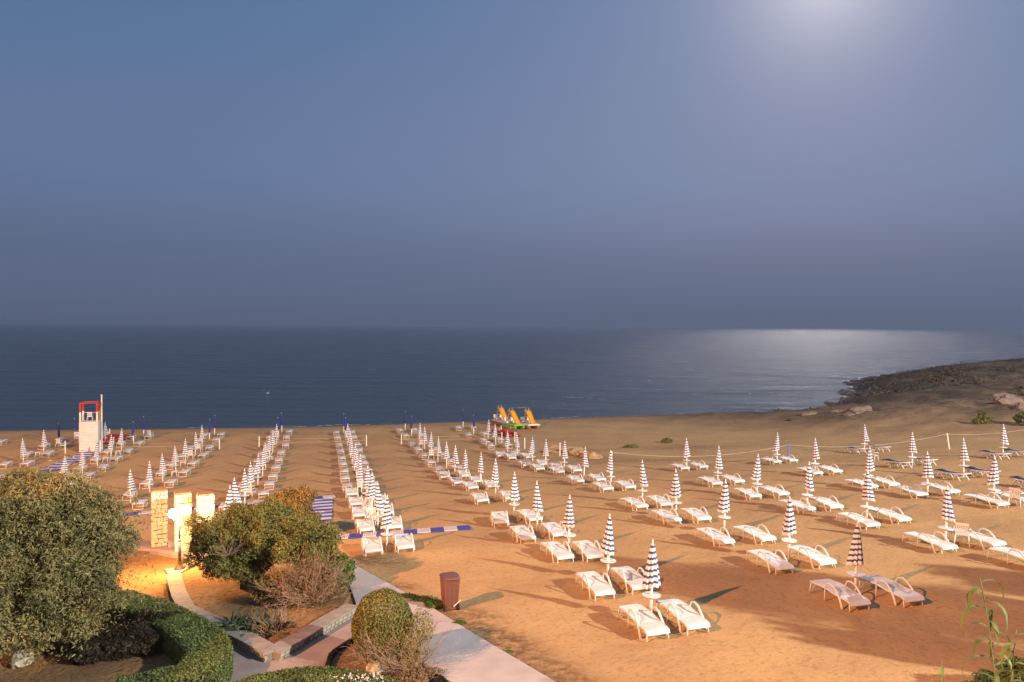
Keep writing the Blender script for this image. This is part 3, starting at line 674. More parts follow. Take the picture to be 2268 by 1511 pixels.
# ------------------------------------------------------------------ posts and ropes
POSTS = {}
def post(px, ytop, ybot, lab, blue=False, lean=0.):
    x, y = hit(px, ybot); D = math.hypot(x, y); h = (ybot-ytop)/F_*y; m = MB(); m.tube([(0, 0, -.1), (lean*h, 0, h)], .055, 8)
    m.lathe([(.057, h-.01), (.05, h+.015), (.002, h+.02)], 8, c=(lean*h, 0, 0))
    o = m.build('rope_post', M_BLUEP if blue else M_POLE, loc=(x, y, gz(x, y))); tag(o, lab, 'post', 'posts of the rope barrier'); return Vector((x+lean*h, y, gz(x, y)+h-.04))
p1 = post(144.6, 977, 1004, 'white rope post left of the lifeguard tower'); p2 = post(222, 976, 1003, 'white rope post at the right foot of the tower')
p3 = post(251.6, 968, 989, 'white post in front of the red boat by the tower'); post(242.7, 950, 962, 'short white post behind the umbrella at the tower')
p4 = post(486, 973, 995, 'white rope post right of the row behind the left pillar'); p5 = post(574, 967, 991, 'white rope post at the start of the open lane')
p6 = post(811.5, 964, 988, 'white rope post alone right of the mat row'); p7 = post(889, 963, 985, 'white rope post at the far sunbeds of the bin row')
p8 = post(1109.7, 943, 962, 'white post nearest the red rowboat, rear of the two'); p9 = post(1111.5, 958, 981, 'white post nearest the red rowboat, front of the two')
p10 = post(1140, 957, 979, 'white post beside the striped umbrella below the pedal boats'); p11 = post(1162, 970, 994, 'white post standing free right of the pedal-boat umbrellas')
p12 = post(1182.6, 968, 1003, 'blue post behind the striped umbrella below the orange pedal boat', True); p13 = post(1240, 981, 1010, 'white post by the sandy rock outcrop')
p14 = post(1354, 1000, 1060, 'white rope post hidden behind the striped umbrella'); p15 = post(1747, 984, 1024, 'bright blue rope post in the right-hand rows', True, -.03)
p16 = post(2103, 960, 995, 'leaning white rope post by the navy loungers', False, -.18)
def rope(a, b, sag, lab, r=.010, dz=0.):
    pts = []
    for i in range(13):
        t = i/12; p = a.lerp(b, t); p.z += dz-4*sag*t*(1-t); p.z = max(p.z, gz(p.x, p.y)+.03); pts.append(p)
    m = MB(); m.tube(pts, r, 4); tag(m.build('rope', M_ROPE), lab, 'rope', 'ropes between posts')
rope(p5, p6, .25, 'upper pale rope spanning the open sand lane left of the mat row'); rope(p5, p6, .1, 'lower pale rope spanning the open sand lane left of the mat row', dz=-.5)
rope(p7, p9, .25, 'upper rope between the bin row and the red rowboat'); rope(p7, p9, .1, 'lower rope between the bin row and the red rowboat', dz=-.5)
rope(p2, p4, .3, 'upper rope right of the lifeguard tower'); rope(p2, p4, .1, 'lower rope right of the lifeguard tower', dz=-.5)
rope(p14, p15, .55, 'long rope dipping between the hidden post and the blue post', .012); rope(p15, p16, .5, 'long rope rising from the blue post to the leaning post', .012)
xr, yr = hit(2300, 985); rope(p16, Vector((xr, yr, gz(xr, yr)+1.4)), .25, 'rope leaving the leaning post towards the right edge', .012)
# ------------------------------------------------------------------ striped mats
def mat_run(name, label, u0, v0, u1, v1, wid, seg=.6, first=0):
    a = Vector((*xy(u0, v0), 0)); b = Vector((*xy(u1, v1), 0)); L = (b-a).length; d = (b-a)/L; s = Vector((-d.y, d.x, 0)); n = int(round(L/seg))
    root = thing(name, label, 'mat', (a.x, a.y, gz(a.x, a.y)), 0, 'blue and white slatted beach mats')
    for i in range(n):
        m = MB(); k = 7
        for j in range(k):
            t = (i+(j+.5)/k)*seg; vs = []
            for w in (-.5, 0, .5):
                for e in (-.5, .5):
                    p = a+d*(t+e*seg/k*.84)+s*(w*wid+.02*math.sin(i*1.7)); z = gz(p.x, p.y)+.062; vs += [(p.x-a.x, p.y-a.y, z-gz(a.x, a.y)), (p.x-a.x, p.y-a.y, z-.04-gz(a.x, a.y))]
            f = []
            for q in (0, 1): o = q*4; f += [(o, o+2, o+6, o+4), (o+1, o+5, o+7, o+3), (o, o+4, o+5, o+1), (o+2, o+3, o+7, o+6)]
            f += [(0, 1, 3, 2), (8, 10, 11, 9)]
            m.add(vs, f)
        m.build('mat_panel', M_MATB if i % 2 == first else M_MATW, root)
mat_run('beach_mat', 'blue and white mat crossing the sand between the front loungers', -.6, 34.7, 6.9, 33.9, .9, .62, 1)
mat_run('beach_mat', 'wide striped mat running seaward beside the golden bush', -.1, 36.2, .15, 47.2, 1.15, .62)
mat_run('beach_mat', 'striped mat passing behind the stone pillars', -12.6, 47.2, .5, 48.2, .9, .75)
mat_run('beach_mat', 'striped mat leading up to the lifeguard tower', -22.5, 70.2, -21.6, 79.2, 1.5, .62)
# ------------------------------------------------------------------ lifeguard tower
x, y = hit(200, 999); T = thing('lifeguard_tower', 'white boarded lifeguard tower with red top rails and an armchair on it', 'lifeguard tower', (x, y, gz(x, y)), .34)
w, dpt, hb, ht = 1.62, 1.5, 2.95, 4.75
m = MB()
for i in range(20):
    z = .05+i*(hb-.05)/20; h = (hb-.05)/20-.012
    m.box((0, -dpt/2, z+h/2), (w, .03, h)); m.box((0, dpt/2, z+h/2), (w, .03, h)); m.box((-w/2, 0, z+h/2), (.03, dpt-.04, h)); m.box((w/2, 0, z+h/2), (.03, dpt-.04, h))
tag(m.build('cladding_boards', M_TOWER, T), kind='stuff')
MB().box((0, 0, hb-.03), (w-.1, dpt-.1, .05)).build('platform', M_TOWER, T)
MB().box((0, 0, hb/2-.05), (w-.1, dpt-.1, hb-.12)).build('core', M_MORTAR, T)
for sx_ in (-1, 1):
    for sy_ in (-1, 1):
        m = MB(); m.box((sx_*(w/2-.09), sy_*(dpt/2-.09), hb+(ht-hb)*.25+.02), (.15, .15, (ht-hb)*.5+.02)); pr = m.build('post', M_TWOOD if (sx_ > 0 and sy_ > 0) else M_TOWER, T)
        MB().box((sx_*(w/2-.09), sy_*(dpt/2-.09), hb+(ht-hb)*.75+.03), (.156, .156, (ht-hb)*.5-.02)).build('red_section', M_RED, pr)
for c, s in (((0, -dpt/2+.09, ht+.02), (w, .16, .09)), ((0, dpt/2-.09, ht+.02), (w, .16, .09)), ((-w/2+.09, 0, ht+.022), (.16, dpt-.36, .085)), ((w/2-.09, 0, ht+.022), (.16, dpt-.36, .085))): MB().box(c, s).build('top_rail', M_RED, T)
m = MB(); m.tube([(-w/2+.05, dpt/2-.1, hb+.75), (w/2-.05, dpt/2-.1, hb+.75)], .02, 5); m.build('guard_rail', M_METAL, T)
m = MB(); m.tube([(w/2+.16, .2, 0), (w/2+.16, .2, 5.5)], [.09, .065], 8); m.build('flagpole', M_TOWER, T)
o = place('chair', 'plastic_armchair', 'white armchair standing on top of the lifeguard tower', 'chair', 'white plastic armchairs', x, y, (0, 0, .34+math.pi)); o.location.z = gz(x, y)+hb
# ------------------------------------------------------------------ boats
def hull(m, x0, L, w, h, mi=0, y0=0., z0=0.):
    ns = 9; vs = []; n = 8
    for i in range(ns):
        t = i/(ns-1); y = (t-.5)*L; k = max(.08, min(1, (1-t)*3.2))*min(1, .5+t*3) ; r = w/2*k; zc = z0+h*.5+.12*max(0, t-.7)*h*3
        for j in range(n):
            a = 2*math.pi*j/n; vs.append((x0+math.cos(a)*r, y+y0, zc+math.sin(a)*h*.5*(.5+.5*k)))
    fs = [(i*n+j, i*n+(j+1) % n, (i+1)*n+(j+1) % n, (i+1)*n+j) for i in range(ns-1) for j in range(n)]; fs += [tuple(range(n-1, -1, -1)), tuple((ns-1)*n+j for j in range(n))]
    m.add(vs, fs, mi)
def pedal_boat(px, py, rz, mh, md, lab, s=1.):
    x, y = hit(px, py); B = thing('pedal_boat', lab, 'pedal boat', (x, y, gz(x, y)), rz, 'pedal boats with yellow slides'); B.scale = (s, s, s)
    for q in (-.58, .58): m = MB(); hull(m, q, 3.3, .48, .46); m.build('pontoon', mh, B, True)
    m = MB(); m.box((0, .05, .52), (1.66, 2.9, .10), taper=.04); m.box((0, 1.2, .60), (1.5, .5, .10), taper=.2); m.build('deck', md, B)
    m = MB()
    for q in (-.42, .42): m.box((q, -.75, .74), (.5, .5, .22)); m.box((q, -1.05, .98), (.5, .12, .5), R=Matrix.Rotation(.25, 3, 'X'))
    m.build('seats', M_PLASTIC, B)
    m = MB(); pr = [(1.35, .66), (1.1, .72), (.5, 1.25), (-.2, 1.95), (-.45, 2.06), (-.75, 2.08)]; m.sheet(pr, -.27, .27, .05); m.build('slide', M_YEL, B)
    for q in (-.30, .30): m = MB(); m.sheet([(a, b+.10) for a, b in pr], q-.025, q+.025, .20); m.build('slide_side', M_YEL, B)
    m = MB()
    for q in (-.2, .2): m.tube([(q, -1.1, .58), (q, -.7, 2.05), (q, -.6, 2.4)], .03, 5)
    for z in (.95, 1.3, 1.65): m.tube([(-.2, -1.1+(z-.58)*.272, z), (.2, -1.1+(z-.58)*.272, z)], .025, 5)
    m.build('ladder', M_METAL, B)
pedal_boat(1137, 949, math.pi+.55, M_GRN, M_GRN, 'green pedal boat with an orange-yellow slide, middle of the three', 1.0)
pedal_boat(1172, 948, math.pi+.40, M_ORG, M_PLASTIC, 'orange-hulled pedal boat with white deck and yellow slide, rightmost')
pedal_boat(1112, 941, math.pi+.50, M_BRN, M_PLASTIC, 'faded red pedal boat with yellow slide, leftmost and behind the green')
def rowboat(px, py, rz, lab, s=1.):
    x, y = hit(px, py); B = thing('rescue_rowboat', lab, 'rowboat', (x, y, gz(x, y)), rz, 'red twin-hulled rowboats'); B.scale = (s, s, s)
    for q in (-.55, .55): m = MB(); hull(m, q, 4.6, .42, .5); m.build('hull', M_RED, B, True)
    for q in (-1.2, -.4, .5, 1.2): MB().box((0, q, .56), (1.5, .22, .07)).build('crossbeam', M_RED, B)
    MB().box((0, -.4, .72), (.9, .35, .25)).build('bench', M_RED, B)
    for q in (-.8, .8): m = MB(); m.tube([(q, .1, .6), (q, .1, .95)], .03, 5); m.build('oarlock', M_METAL, B)
rowboat(1119, 964, .55, 'red twin-hulled rowboat lying lengthwise in front of the pedal boats', .95)
rowboat(253, 978, -.25, 'dark red twin-hulled rowboat parked right of the lifeguard tower', 1.0)
# seagull on the water
d = ray(593, 872); t = -(CZ-.1)/d[2]; G = thing('seagull', 'small white gull floating on the dark sea above the lane', 'bird', (d[0]*t, d[1]*t, .05), .4)
m = MB(); m.tube([(-.28, 0, .16), (-.18, 0, .13), (0, 0, .12), (.15, 0, .15), (.2, 0, .26), (.22, 0, .33)], [.015, .06, .11, .09, .05, .03], 8, flat=.8); m.lathe([(.01, -.05), (.055, -.02), (.055, .03), (.01, .06)], 8, c=(.23, 0, .36)); m.build('body', M_CW, G, True)
m = MB(); m.tube([(.27, 0, .36), (.34, 0, .345)], [.016, .004], 5); m.build('beak', M_YEL, G)
# ------------------------------------------------------------------ rocks
def rock(px, py, size, lab, m_=None, name='rock', sink=.25, seed=0, group=None):
    x, y = hit(px, py); import bmesh
    bm = bmesh.new(); bmesh.ops.create_icosphere(bm, subdivisions=3, radius=1)
    for v in bm.verts:
        n = mnoise.noise(v.co*1.3+Vector((seed*7.1, px*.01, 3)))*.55+mnoise.noise(v.co*3.5+Vector((seed, 5, px)))*.18
        c = v.co*(1+n); c = Vector((round(c.x*2.6)/2.6*.35+c.x*.65, round(c.y*2.6)/2.6*.35+c.y*.65, round(c.z*3)/3*.35+c.z*.65)); v.co = Vector((c.x*size[0], c.y*size[1], c.z*size[2]))
    me = bpy.data.meshes.new(name); bm.to_mesh(me); bm.free(); me.materials.append(m_ or M_ROCK)
    return tag(new_ob(name, me, None, (x, y, gz(x, y)+size[2]*(1-sink)*.5), (0, 0, seed)), lab, 'rock', group)
for px, py, s, lab, mm in ((1905, 918, (2.4, 1.2, .7), 'long pale boulder at the edge of the headland', M_ROCK), (1868, 919, (1.3, .9, .5), 'boulder left of the long pale one on the headland edge', M_ROCK),
 (1885, 925, (.9, .7, .4), 'small boulder just below the long pale one', M_ROCK), (1797, 922, (1.1, .8, .45), 'low boulder where beach and rocks meet', M_ROCK), (1752, 934, (.6, .5, .3), 'small dark stone on the wet sand', M_BARK),
 (2236, 905, (1.9, 1.3, 1.0), 'largest boulder on the slope near the right edge', M_ROCK), (2226, 886, (1.2, .9, .7), 'boulder resting behind the largest one', M_ROCK), (2262, 912, (.8, .7, .6), 'boulder cut by the right edge', M_ROCK),
 (1245, 1000, (1.6, .9, .35), 'sandy rock outcrop behind the white post', M_ROCK3), (1275, 1003, (1.0, .7, .35), 'low sandy rock right of that outcrop', M_ROCK3), (1290, 1010, (.7, .6, .4), 'upright sandy rock between two umbrellas', M_ROCK3),
 (1312, 1014, (.9, .6, .35), 'pale orange rock right of the striped umbrellas', M_ROCK3), (1228, 994, (.8, .5, .25), 'flat sandy rock at the left of the outcrop', M_ROCK3),
 (2072, 810, (1.6, 1.2, 1.3), 'dark stone on the headland skyline', M_BARK)):
    rock(px, py, s, lab, mm, seed=px % 13)
rock(48, 1472, (.34, .24, .22), 'pale rounded stone on the garden ground by the big tree', M_ROCK2, seed=2)
rock(832, 1497, (.27, .22, .26), 'pitted pale stone at the foot of the round bush', M_ROCK2, seed=5)
# jagged coast stones too many to single out
V = []; Fc = []
oct_v = np.array([(1, 0, 0), (0, 1, 0), (-1, 0, 0), (0, -1, 0), (0, 0, 1), (0, 0, -1)], float); oct_f = [(0, 1, 4), (1, 2, 4), (2, 3, 4), (3, 0, 4), (1, 0, 5), (2, 1, 5), (3, 2, 5), (0, 3, 5)]
us = RNG.uniform(80, 330, 2300); dd = RNG.normal(1.2, 1.9, 2300)
for u, d in zip(us, dd):
    v = float(np.interp(u, SU, SV))-d+1.3*math.sin(u*.7)+.8*math.sin(u*2.3); x, y = xy(u, v); s = RNG.uniform(.25, 1.1)*(1.4 if u > 120 else 1); z = max(gz(x, y), -.1); n = len(V)
    R = Matrix.Rotation(RNG.uniform(0, 6), 3, 'Z') @ Matrix.Rotation(RNG.uniform(-.6, .6), 3, 'X')
    for p in oct_v: q = R @ Vector(p*np.array([s*1.3, s, s*.6])*RNG.uniform(.7, 1.2, 3)); V.append((x+q.x, y+q.y, z+q.z))
    Fc += [(a+n, b+n, c+n) for a, b, c in oct_f]
tag(new_ob('coast_stones', np_mesh('coast_stones', np.array(V), np.array(Fc), mat('dark_wet_rock', (.13, .09, .072), .85, var=(.045, .035, .03), vscale=.5, bump=.05, bscale=3))), kind='stuff')
# pebbles and litter on the beach behind the rows
V = []; Fc = []
for i in range(420):
    if i < 350: x, y = hit(RNG.uniform(1180, 2260), RNG.uniform(925, 1010))
    else: x, y = hit(RNG.uniform(980, 1260), RNG.uniform(1370, 1511)); 
    s = RNG.uniform(.02, .05)*(1.6 if i < 350 else .45); n = len(V)
    for p in oct_v: V.append((x+p[0]*s, y+p[1]*s, gz(x, y)+.02+p[2]*s*.6))
    Fc += [(a+n, b+n, c+n) for a, b, c in oct_f]
tag(new_ob('pebbles', np_mesh('pebbles', np.array(V), np.array(Fc), mat('pebble', (.42, .33, .25), .9))), kind='stuff')
# ------------------------------------------------------------------ scrub on the headland and tufts on the beach
N_ = 4200; u = RNG.uniform(52, 300, N_); f = RNG.random(N_)**1.1
dist = 2+f*np.where(u > 100, 90, 60); v = np.interp(u, SU, SV)-dist; x, y = xy(u, v); k = (fbm(x*.05, y*.05, 77, 3) > -.10+np.clip((60-(v-45))/150, 0, .3)) & ((u-58)+(v-62)*.55 > 22); x = x[k]; y = y[k]
zt = ground(x, y)+1.3*fbm(x*.045, y*.045, 21, 3)*np.clip((v[k]-42)/25, 0, 1)*np.clip((u[k]-50)/25, 0, 1)
P = []
for a, b, c in zip(x, y, zt):
    r = RNG.uniform(.35, 1.5); n = int(16*r)+8; q = RNG.normal(0, .5, (n, 3))*np.array([r, r, r*.45]); q[:, 2] = np.abs(q[:, 2]); P.append(q+np.array([a, b, c]))
P = np.concatenate(P); tag(leaves('headland_scrub', M_SCRUB, P, np.tile([[0, 0, 1.]], (len(P), 1)), .17, tonevar=.9), kind='stuff')
def tuft(px, py, r, h, n, lab, m_=None, name='grass_tuft', wid=.012):
    x, y = hit(px, py); a = RNG.uniform(0, 6.28, n); rr = r*RNG.random(n)**.5; bx = np.cos(a)*rr; by = np.sin(a)*rr
    le = RNG.uniform(.2, .9, n); hh = h*RNG.uniform(.5, 1, n); tx = bx*1.5+np.cos(a)*le*h*.8; ty = by*1.5+np.sin(a)*le*h*.8
    zz = ground(x+bx, y+by)-gz(x, y); wx = -np.sin(a)*wid; wy = np.cos(a)*wid; mx_ = (bx+tx)/2-np.cos(a)*.1*h; my_ = (by+ty)/2-np.sin(a)*.1*h
    V = np.stack([np.c_[bx-wx, by-wy, zz-.03], np.c_[bx+wx, by+wy, zz-.03], np.c_[mx_+wx*.8, my_+wy*.8, zz+hh*.65], np.c_[tx, ty, zz+hh*.9], np.c_[mx_-wx*.8, my_-wy*.8, zz+hh*.65]], 1).reshape(-1, 3)
    t = .6+.6*RNG.random((n, 1)); me = np_mesh(name, V, np.arange(5*n).reshape(n, 5), m_ or M_GRASS, np.repeat(np.c_[t, t, t], 5, 0))
    return tag(new_ob(name, me, None, (x, y, gz(x, y))), lab, 'grass')
# ------------------------------------------------------------------ paths
import bmesh
def drape(name, P, off, m_, th=.12, kind='structure', cut=.5):
    bm = bmesh.new(); vs = [bm.verts.new((a, b, 0)) for a, b in P]; bm.faces.new(vs); bmesh.ops.triangulate(bm, faces=bm.faces[:])
    xs_ = [p[0] for p in P]; ys_ = [p[1] for p in P]
    for lo, hi, ax in ((min(xs_), max(xs_), 0), (min(ys_), max(ys_), 1)):
        c = lo+cut
        while c < hi:
            co = (c, 0, 0) if ax == 0 else (0, c, 0); no = (1, 0, 0) if ax == 0 else (0, 1, 0)
            bmesh.ops.bisect_plane(bm, geom=bm.verts[:]+bm.edges[:]+bm.faces[:], plane_co=co, plane_no=no); c += cut
    bmesh.ops.recalc_face_normals(bm, faces=bm.faces[:])
    if bm.faces and bm.faces[:][0].normal.z < 0: bmesh.ops.reverse_faces(bm, faces=bm.faces[:])
    for v in bm.verts: v.co.z = gz(v.co.x, v.co.y)+off
    top = bm.faces[:]; r = bmesh.ops.extrude_face_region(bm, geom=top)
    for g in r['geom']:
        if isinstance(g, bmesh.types.BMVert): g.co.z += 0
    # the extruded copy becomes the top; the original sinks to form the skirt
    newv = set(g for g in r['geom'] if isinstance(g, bmesh.types.BMVert))
    for v in bm.verts:
        if v not in newv: v.co.z -= th
    me = bpy.data.meshes.new(name); bm.to_mesh(me); bm.free(); me.materials.append(m_)
    return tag(new_ob(name, me), kind=kind)
LEFT = W([(735, 1232), (757, 1262), (775, 1300), (786, 1332), (800, 1372), (860, 1420), (917, 1458), (994, 1511), (1110, 1600)])
drape('concrete_path', PATH_R+LEFT[::-1], .055, M_CONC)
drape('terracotta_path', W([(509, 1423), (600, 1464), (668, 1428), (775, 1366), (797, 1352), (806, 1376), (775, 1417), (728, 1450), (720, 1482), (700, 1520), (600, 1560), (430, 1560), (462, 1511)]), .04, M_TERRA)
KERB = M_CAP
# low terrace slabs under the pillars and the lamp
drape('terrace_slab', W([(250, 1196), (300, 1204), (375, 1210), (385, 1218), (345, 1222), (250, 1216)]), .10, M_TERRA, .2)
drape('terrace_step', W([(331, 1226), (370, 1222), (440, 1221), (520, 1222), (520, 1245), (430, 1240), (380, 1236)]), .14, M_TERRA, .25)
drape('lamp_terrace', W([(372, 1276), (398, 1275), (440, 1250), (500, 1240), (500, 1232), (430, 1246), (395, 1262), (365, 1266)]), .10, M_TERRA, .25)
# ------------------------------------------------------------------ retaining wall of the raised bed
WT = thing('retaining_wall', 'low stone retaining wall with flat capstones round the planted bed', 'wall')
CL = W([(383, 1272), (396, 1315), (412, 1347), (540, 1409), (604, 1443), (668, 1407), (735, 1367), (782, 1341)], .27)
hcap = .27
for i in range(len(CL)-1):
    a = Vector((*CL[i], 0)); b = Vector((*CL[i+1], 0)); L = (b-a).length; d = (b-a)/L; s = Vector((-d.y, d.x, 0)); n = max(1, round(L/.55)); ang_ = math.atan2(d.y, d.x)
    for k in range(n):
        t = (k+.5)/n*L; p = a+d*t; z = gz(p.x, p.y)+hcap
        z0 = gz(*(a+d*(t-.2))[:2]); z1 = gz(*(a+d*(t+.2))[:2]); tilt = math.atan((z1-z0)/.4)
        R = Matrix.Rotation(ang_, 3, 'Z') @ Matrix.Rotation(-tilt, 3, 'Y')
        MB().box((0, 0, 0), (L/n-.012, .50+random.uniform(-.01, .01), .06), R=R).build('capstone', M_CAP, WT, loc=(p.x, p.y, z+random.uniform(-.004, .004)))
    m = MB(); c = a+d*L/2; zc = gz(c.x, c.y); m.box((c.x, c.y, zc-.05), (L, .36, .56), rz=ang_, R=Matrix.Rotation(ang_, 3, 'Z') @ Matrix.Rotation(-math.atan((gz(b.x, b.y)-gz(a.x, a.y))/L), 3, 'Y')); m.build('wall_core', M_MORTAR, WT)
    for side in (-1, 1):
        if side == -1 and i not in (3, 4, 5, 6, 2): pass
        ns = int(L/.19)
        for k in range(ns):
            for row in (0, 1):
                t = (k+.5+.25*row)/ns*L
                if t > L-.05: continue
                p = a+d*t+s*(side*.195); z = gz(p.x, p.y)+.045+row*.115
                MB().box((0, 0, 0), (L/ns*random.uniform(.78, .96), .06, .10*random.uniform(.85, 1)), rz=ang_+random.uniform(-.05, .05), taper=.12).build('stone', M_STONE, WT, loc=(p.x, p.y, z))
# raised soil inside the wall
BED = W([(398, 1272), (412, 1312), (428, 1343), (560, 1405), (606, 1428), (662, 1396), (755, 1343), (776, 1316), (760, 1290), (700, 1262), (560, 1250), (440, 1252)], .2)
drape('bed_soil', BED, .20, M_SOIL, .3)
# ------------------------------------------------------------------ lamp post
lx, ly = hit(398, 1266); LZ = gz(lx, ly)+.1
LP = thing('lamp_post', 'dark iron garden lamp post with two lit globes before the pillars', 'lamp post', (lx, ly, LZ), .1)
m = MB(); m.lathe([(.21, 0), (.20, .04), (.13, .10), (.085, .20), (.07, .28), (.075, .30)], 16); m.build('base', M_IRON, LP, True)
m = MB(); m.tube([(0, 0, .28), (0, 0, 1.10)], [.06, .05], 12); m.lathe([(.05, 1.08), (.065, 1.11), (.05, 1.15), (.034, 1.18)], 12); m.tube([(0, 0, 1.16), (0, 0, 2.12)], [.034, .024], 10); m.build('pole', M_IRON, LP, True)
m = MB(); m.tube([(-.23, 0, 2.02), (-.22, 0, 1.93), (-.1, 0, 1.88), (0, 0, 1.98), (.1, 0, 2.0), (.22, 0, 2.06), (.23, 0, 2.15)], .016, 6); m.build('bracket', M_IRON, LP, True)
for q, z in ((-.23, 2.16), (.23, 2.29)):
    m = MB(); m.lathe([(.06, -.17), (.15, -.11), (.195, 0), (.165, .11), (.09, .17), (.02, .195)], 16, c=(q, 0, z)); m.build('lamp_globe', M_GLOBE, LP, True)
    p = Matrix.Rotation(.1, 3, 'Z') @ Vector((q, 0, z))
for q, dx in (((-.23, 2.0)), -.05), (((.23, 2.2)), .05):
    p = Matrix.Rotation(.1, 3, 'Z') @ Vector((q[0]+dx*4, -.28, q[1]))
    o = lamp('lamp_bulb', 'POINT', (lx+p.x, ly+p.y, LZ+p.z), 1250, (1., .50, .16), shadow_soft_size=.13)
# ------------------------------------------------------------------ stone pillars
def pillar(px, py, ptop, lab, rz):
    x, y = hit(px, py); h = (py-ptop)/F_*y-.02; Pp = thing('stone_pillar', lab, 'pillar', (x, y, gz(x, y)+.08), rz, 'stone-clad square pillars'); w = .30
    MB().box((0, 0, h/2), (2*w-.05, 2*w-.05, h)).build('core', M_MORTAR, Pp)
    m = MB(); rows = 13
    for f in range(4):
        a = f*math.pi/2; R = Matrix.Rotation(a, 3, 'Z')
        for r in range(rows):
            x0 = -w; zc = (r+.5)*h/rows
            while x0 < w-.03:
                sw = min(random.uniform(.12, .24), w-x0); 
                if w-(x0+sw) < .07: sw = w-x0
                p = R @ Vector((x0+sw/2, -w+.01, zc+random.uniform(-.02, .02))); hh = h/rows*random.uniform(.82, .97)
                m.box(p, (sw-.014, .07+random.uniform(0, .025), hh), R=R @ Matrix.Rotation(random.uniform(-.12, .12), 3, 'Y'), taper=.08); x0 += sw
    tag(m.build('stone_cladding', M_PST, Pp), kind='stuff')
    m = MB(); m.box((0, 0, h+.02), (2*w+.02, 2*w+.02, .06), taper=.06); m.build('cap', M_PCAP, Pp)
pillar(353, 1212, 1087, 'leftmost of the three lamplit stone pillars', .5); pillar(405, 1224, 1093, 'middle lamplit stone pillar, directly behind the lamp', .5); pillar(455, 1228, 1096, 'rightmost lamplit stone pillar beside the big round shrub', .5)
for px, py, lab in ((380, 1216, 'small grey box between the left and middle pillars'), (428, 1222, 'small grey box between the middle and right pillars')):
    x, y = hit(px, py); m = MB(); m.box((0, 0, .14), (.26, .2, .28), taper=.08); m.box((0, 0, .29), (.28, .22, .03)); tag(m.build('utility_box', mat('grey_box', (.30, .30, .36), .7), loc=(x, y, gz(x, y)+.1), rot=(0, 0, .3)), lab, 'box')
# ------------------------------------------------------------------ wheelie bin
x, y = hit(996, 1349); Bn = thing('wheelie_bin', 'brown wheeled rubbish bin standing by the path edge', 'bin', (x, y, gz(x, y)), .35)
m = MB(); vs = []
for z, a, b in ((.06, .195, .215), (.93, .245, .28), (.95, .25, .285), (1.0, .25, .285)):
    for q, r in ((-1, -1), (1, -1), (1, 1), (-1, 1)): vs.append((q*a, r*b, z))
m.add(vs, [(i*4+k, i*4+(k+1) % 4, (i+1)*4+(k+1) % 4, (i+1)*4+k) for i in range(3) for k in range(4)]+[(3, 2, 1, 0), (12, 13, 14, 15)]); m.build('body', M_BIN, Bn)
for q in (-.14, 0, .14): MB().box((q, -.248, .5), (.02, .02, .75), R=Matrix.Rotation(.06, 3, 'X')).build('rib', M_BIN, Bn)
m = MB(); vs = []; pr_ = [(.285, 1.0), (.295, 1.02), (.29, 1.045), (.25, 1.07), (.12, 1.085)]
for a, z in pr_:
    for k in range(24):
        t = 2*math.pi*k/24; c, q = math.cos(t), math.sin(t); vs.append((a*math.copysign(abs(c)**.45, c), a*1.14*math.copysign(abs(q)**.45, q), z))
m.add(vs, [(i*24+k, i*24+(k+1) % 24, (i+1)*24+(k+1) % 24, (i+1)*24+k) for i in range(4) for k in range(24)]+[tuple(range(23, -1, -1)), tuple(96+k for k in range(24))]); m.build('lid', M_BINL, Bn)
m = MB(); m.tube([(-.22, .33, 1.0), (.22, .33, 1.0)], .02, 6); m.build('handle', M_BINL, Bn)
for q in (-.22, .22): m = MB(); m.tube([(q-.025, -.20, .11), (q+.025, -.20, .11)], .11, 14); m.build('wheel', M_BLACK, Bn, True)
m = MB(); m.tube([(.05, -.26, .16), (.30, -.20, .32)], .012, 5); m.build('pedal_bar', M_METAL, Bn)
# ------------------------------------------------------------------ trees and shrubs
def trunk(name, m_, parent, limbs):
    mb = MB()
    for pts, r0, r1 in limbs: n = len(pts); mb.tube(pts, [r0+(r1-r0)*i/(n-1) for i in range(n)], 8)
    return mb.build(name, m_, parent, True)
def stuff(o): o['kind'] = 'stuff'; return o
# big tree at the left
tx, ty = hit(110, 1440); TR = thing('olive_like_tree', 'big grey-green bushy tree filling the lower left corner', 'tree', (tx, ty, gz(tx, ty)))
trunk('trunk', M_BARK, TR, [([(0, 0, 0), (.1, 0, 1.), (0, .1, 2.2)], .28, .16), ([(0, 0, .7), (-.7, .1, 1.6), (-1.3, 0, 2.8)], .15, .05), ([(0, 0, .8), (.7, -.1, 1.7), (1.2, 0, 2.9)], .15, .05), ([(0, 0, 1.6), (.3, .3, 2.8), (.2, .2, 3.9)], .12, .04)])
BL = [(0, 0, 2.7, 1.9, 1.8, 1.8), (-1.4, -.2, 2.2, 1.4, 1.4, 1.5), (1.05, -.1, 2.9, 1.15, 1.2, 1.5), (.25, -.1, 3.9, 1.15, 1.1, .95), (-.9, 0, 4.1, 1.1, 1.1, .85), (1.15, -.3, 1.8, 1.0, 1.1, 1.2), (-.1, -.7, 1.2, 1.6, 1.2, 1.0), (-2.2, .1, 3.6, 1.1, 1.1, 1.1), (1.35, .1, 3.85, .75, .8, .75), (-1.9, -.4, 1.0, 1.2, 1., .9)]
P, N = blob_points(clumps(BL, 190, .26, .52), 210000, .60, .22, .10, 1, .1); stuff(leaves('crown', M_OLIVE, P, N, .021, TR, 2.3, .9))
P, N = blob_points([tuple(b[:3])+tuple(q*1.10 for q in b[3:]) for b in BL], 16000, .9, .3, .3, 1, .1); stuff(leaves('outer_sprays', M_OLIVE, P, N, .021, TR, 2.6, .8))
twigs('branches', M_BARK, (0, 0, 2.), 40, 2.4, TR, .012, 1.2)
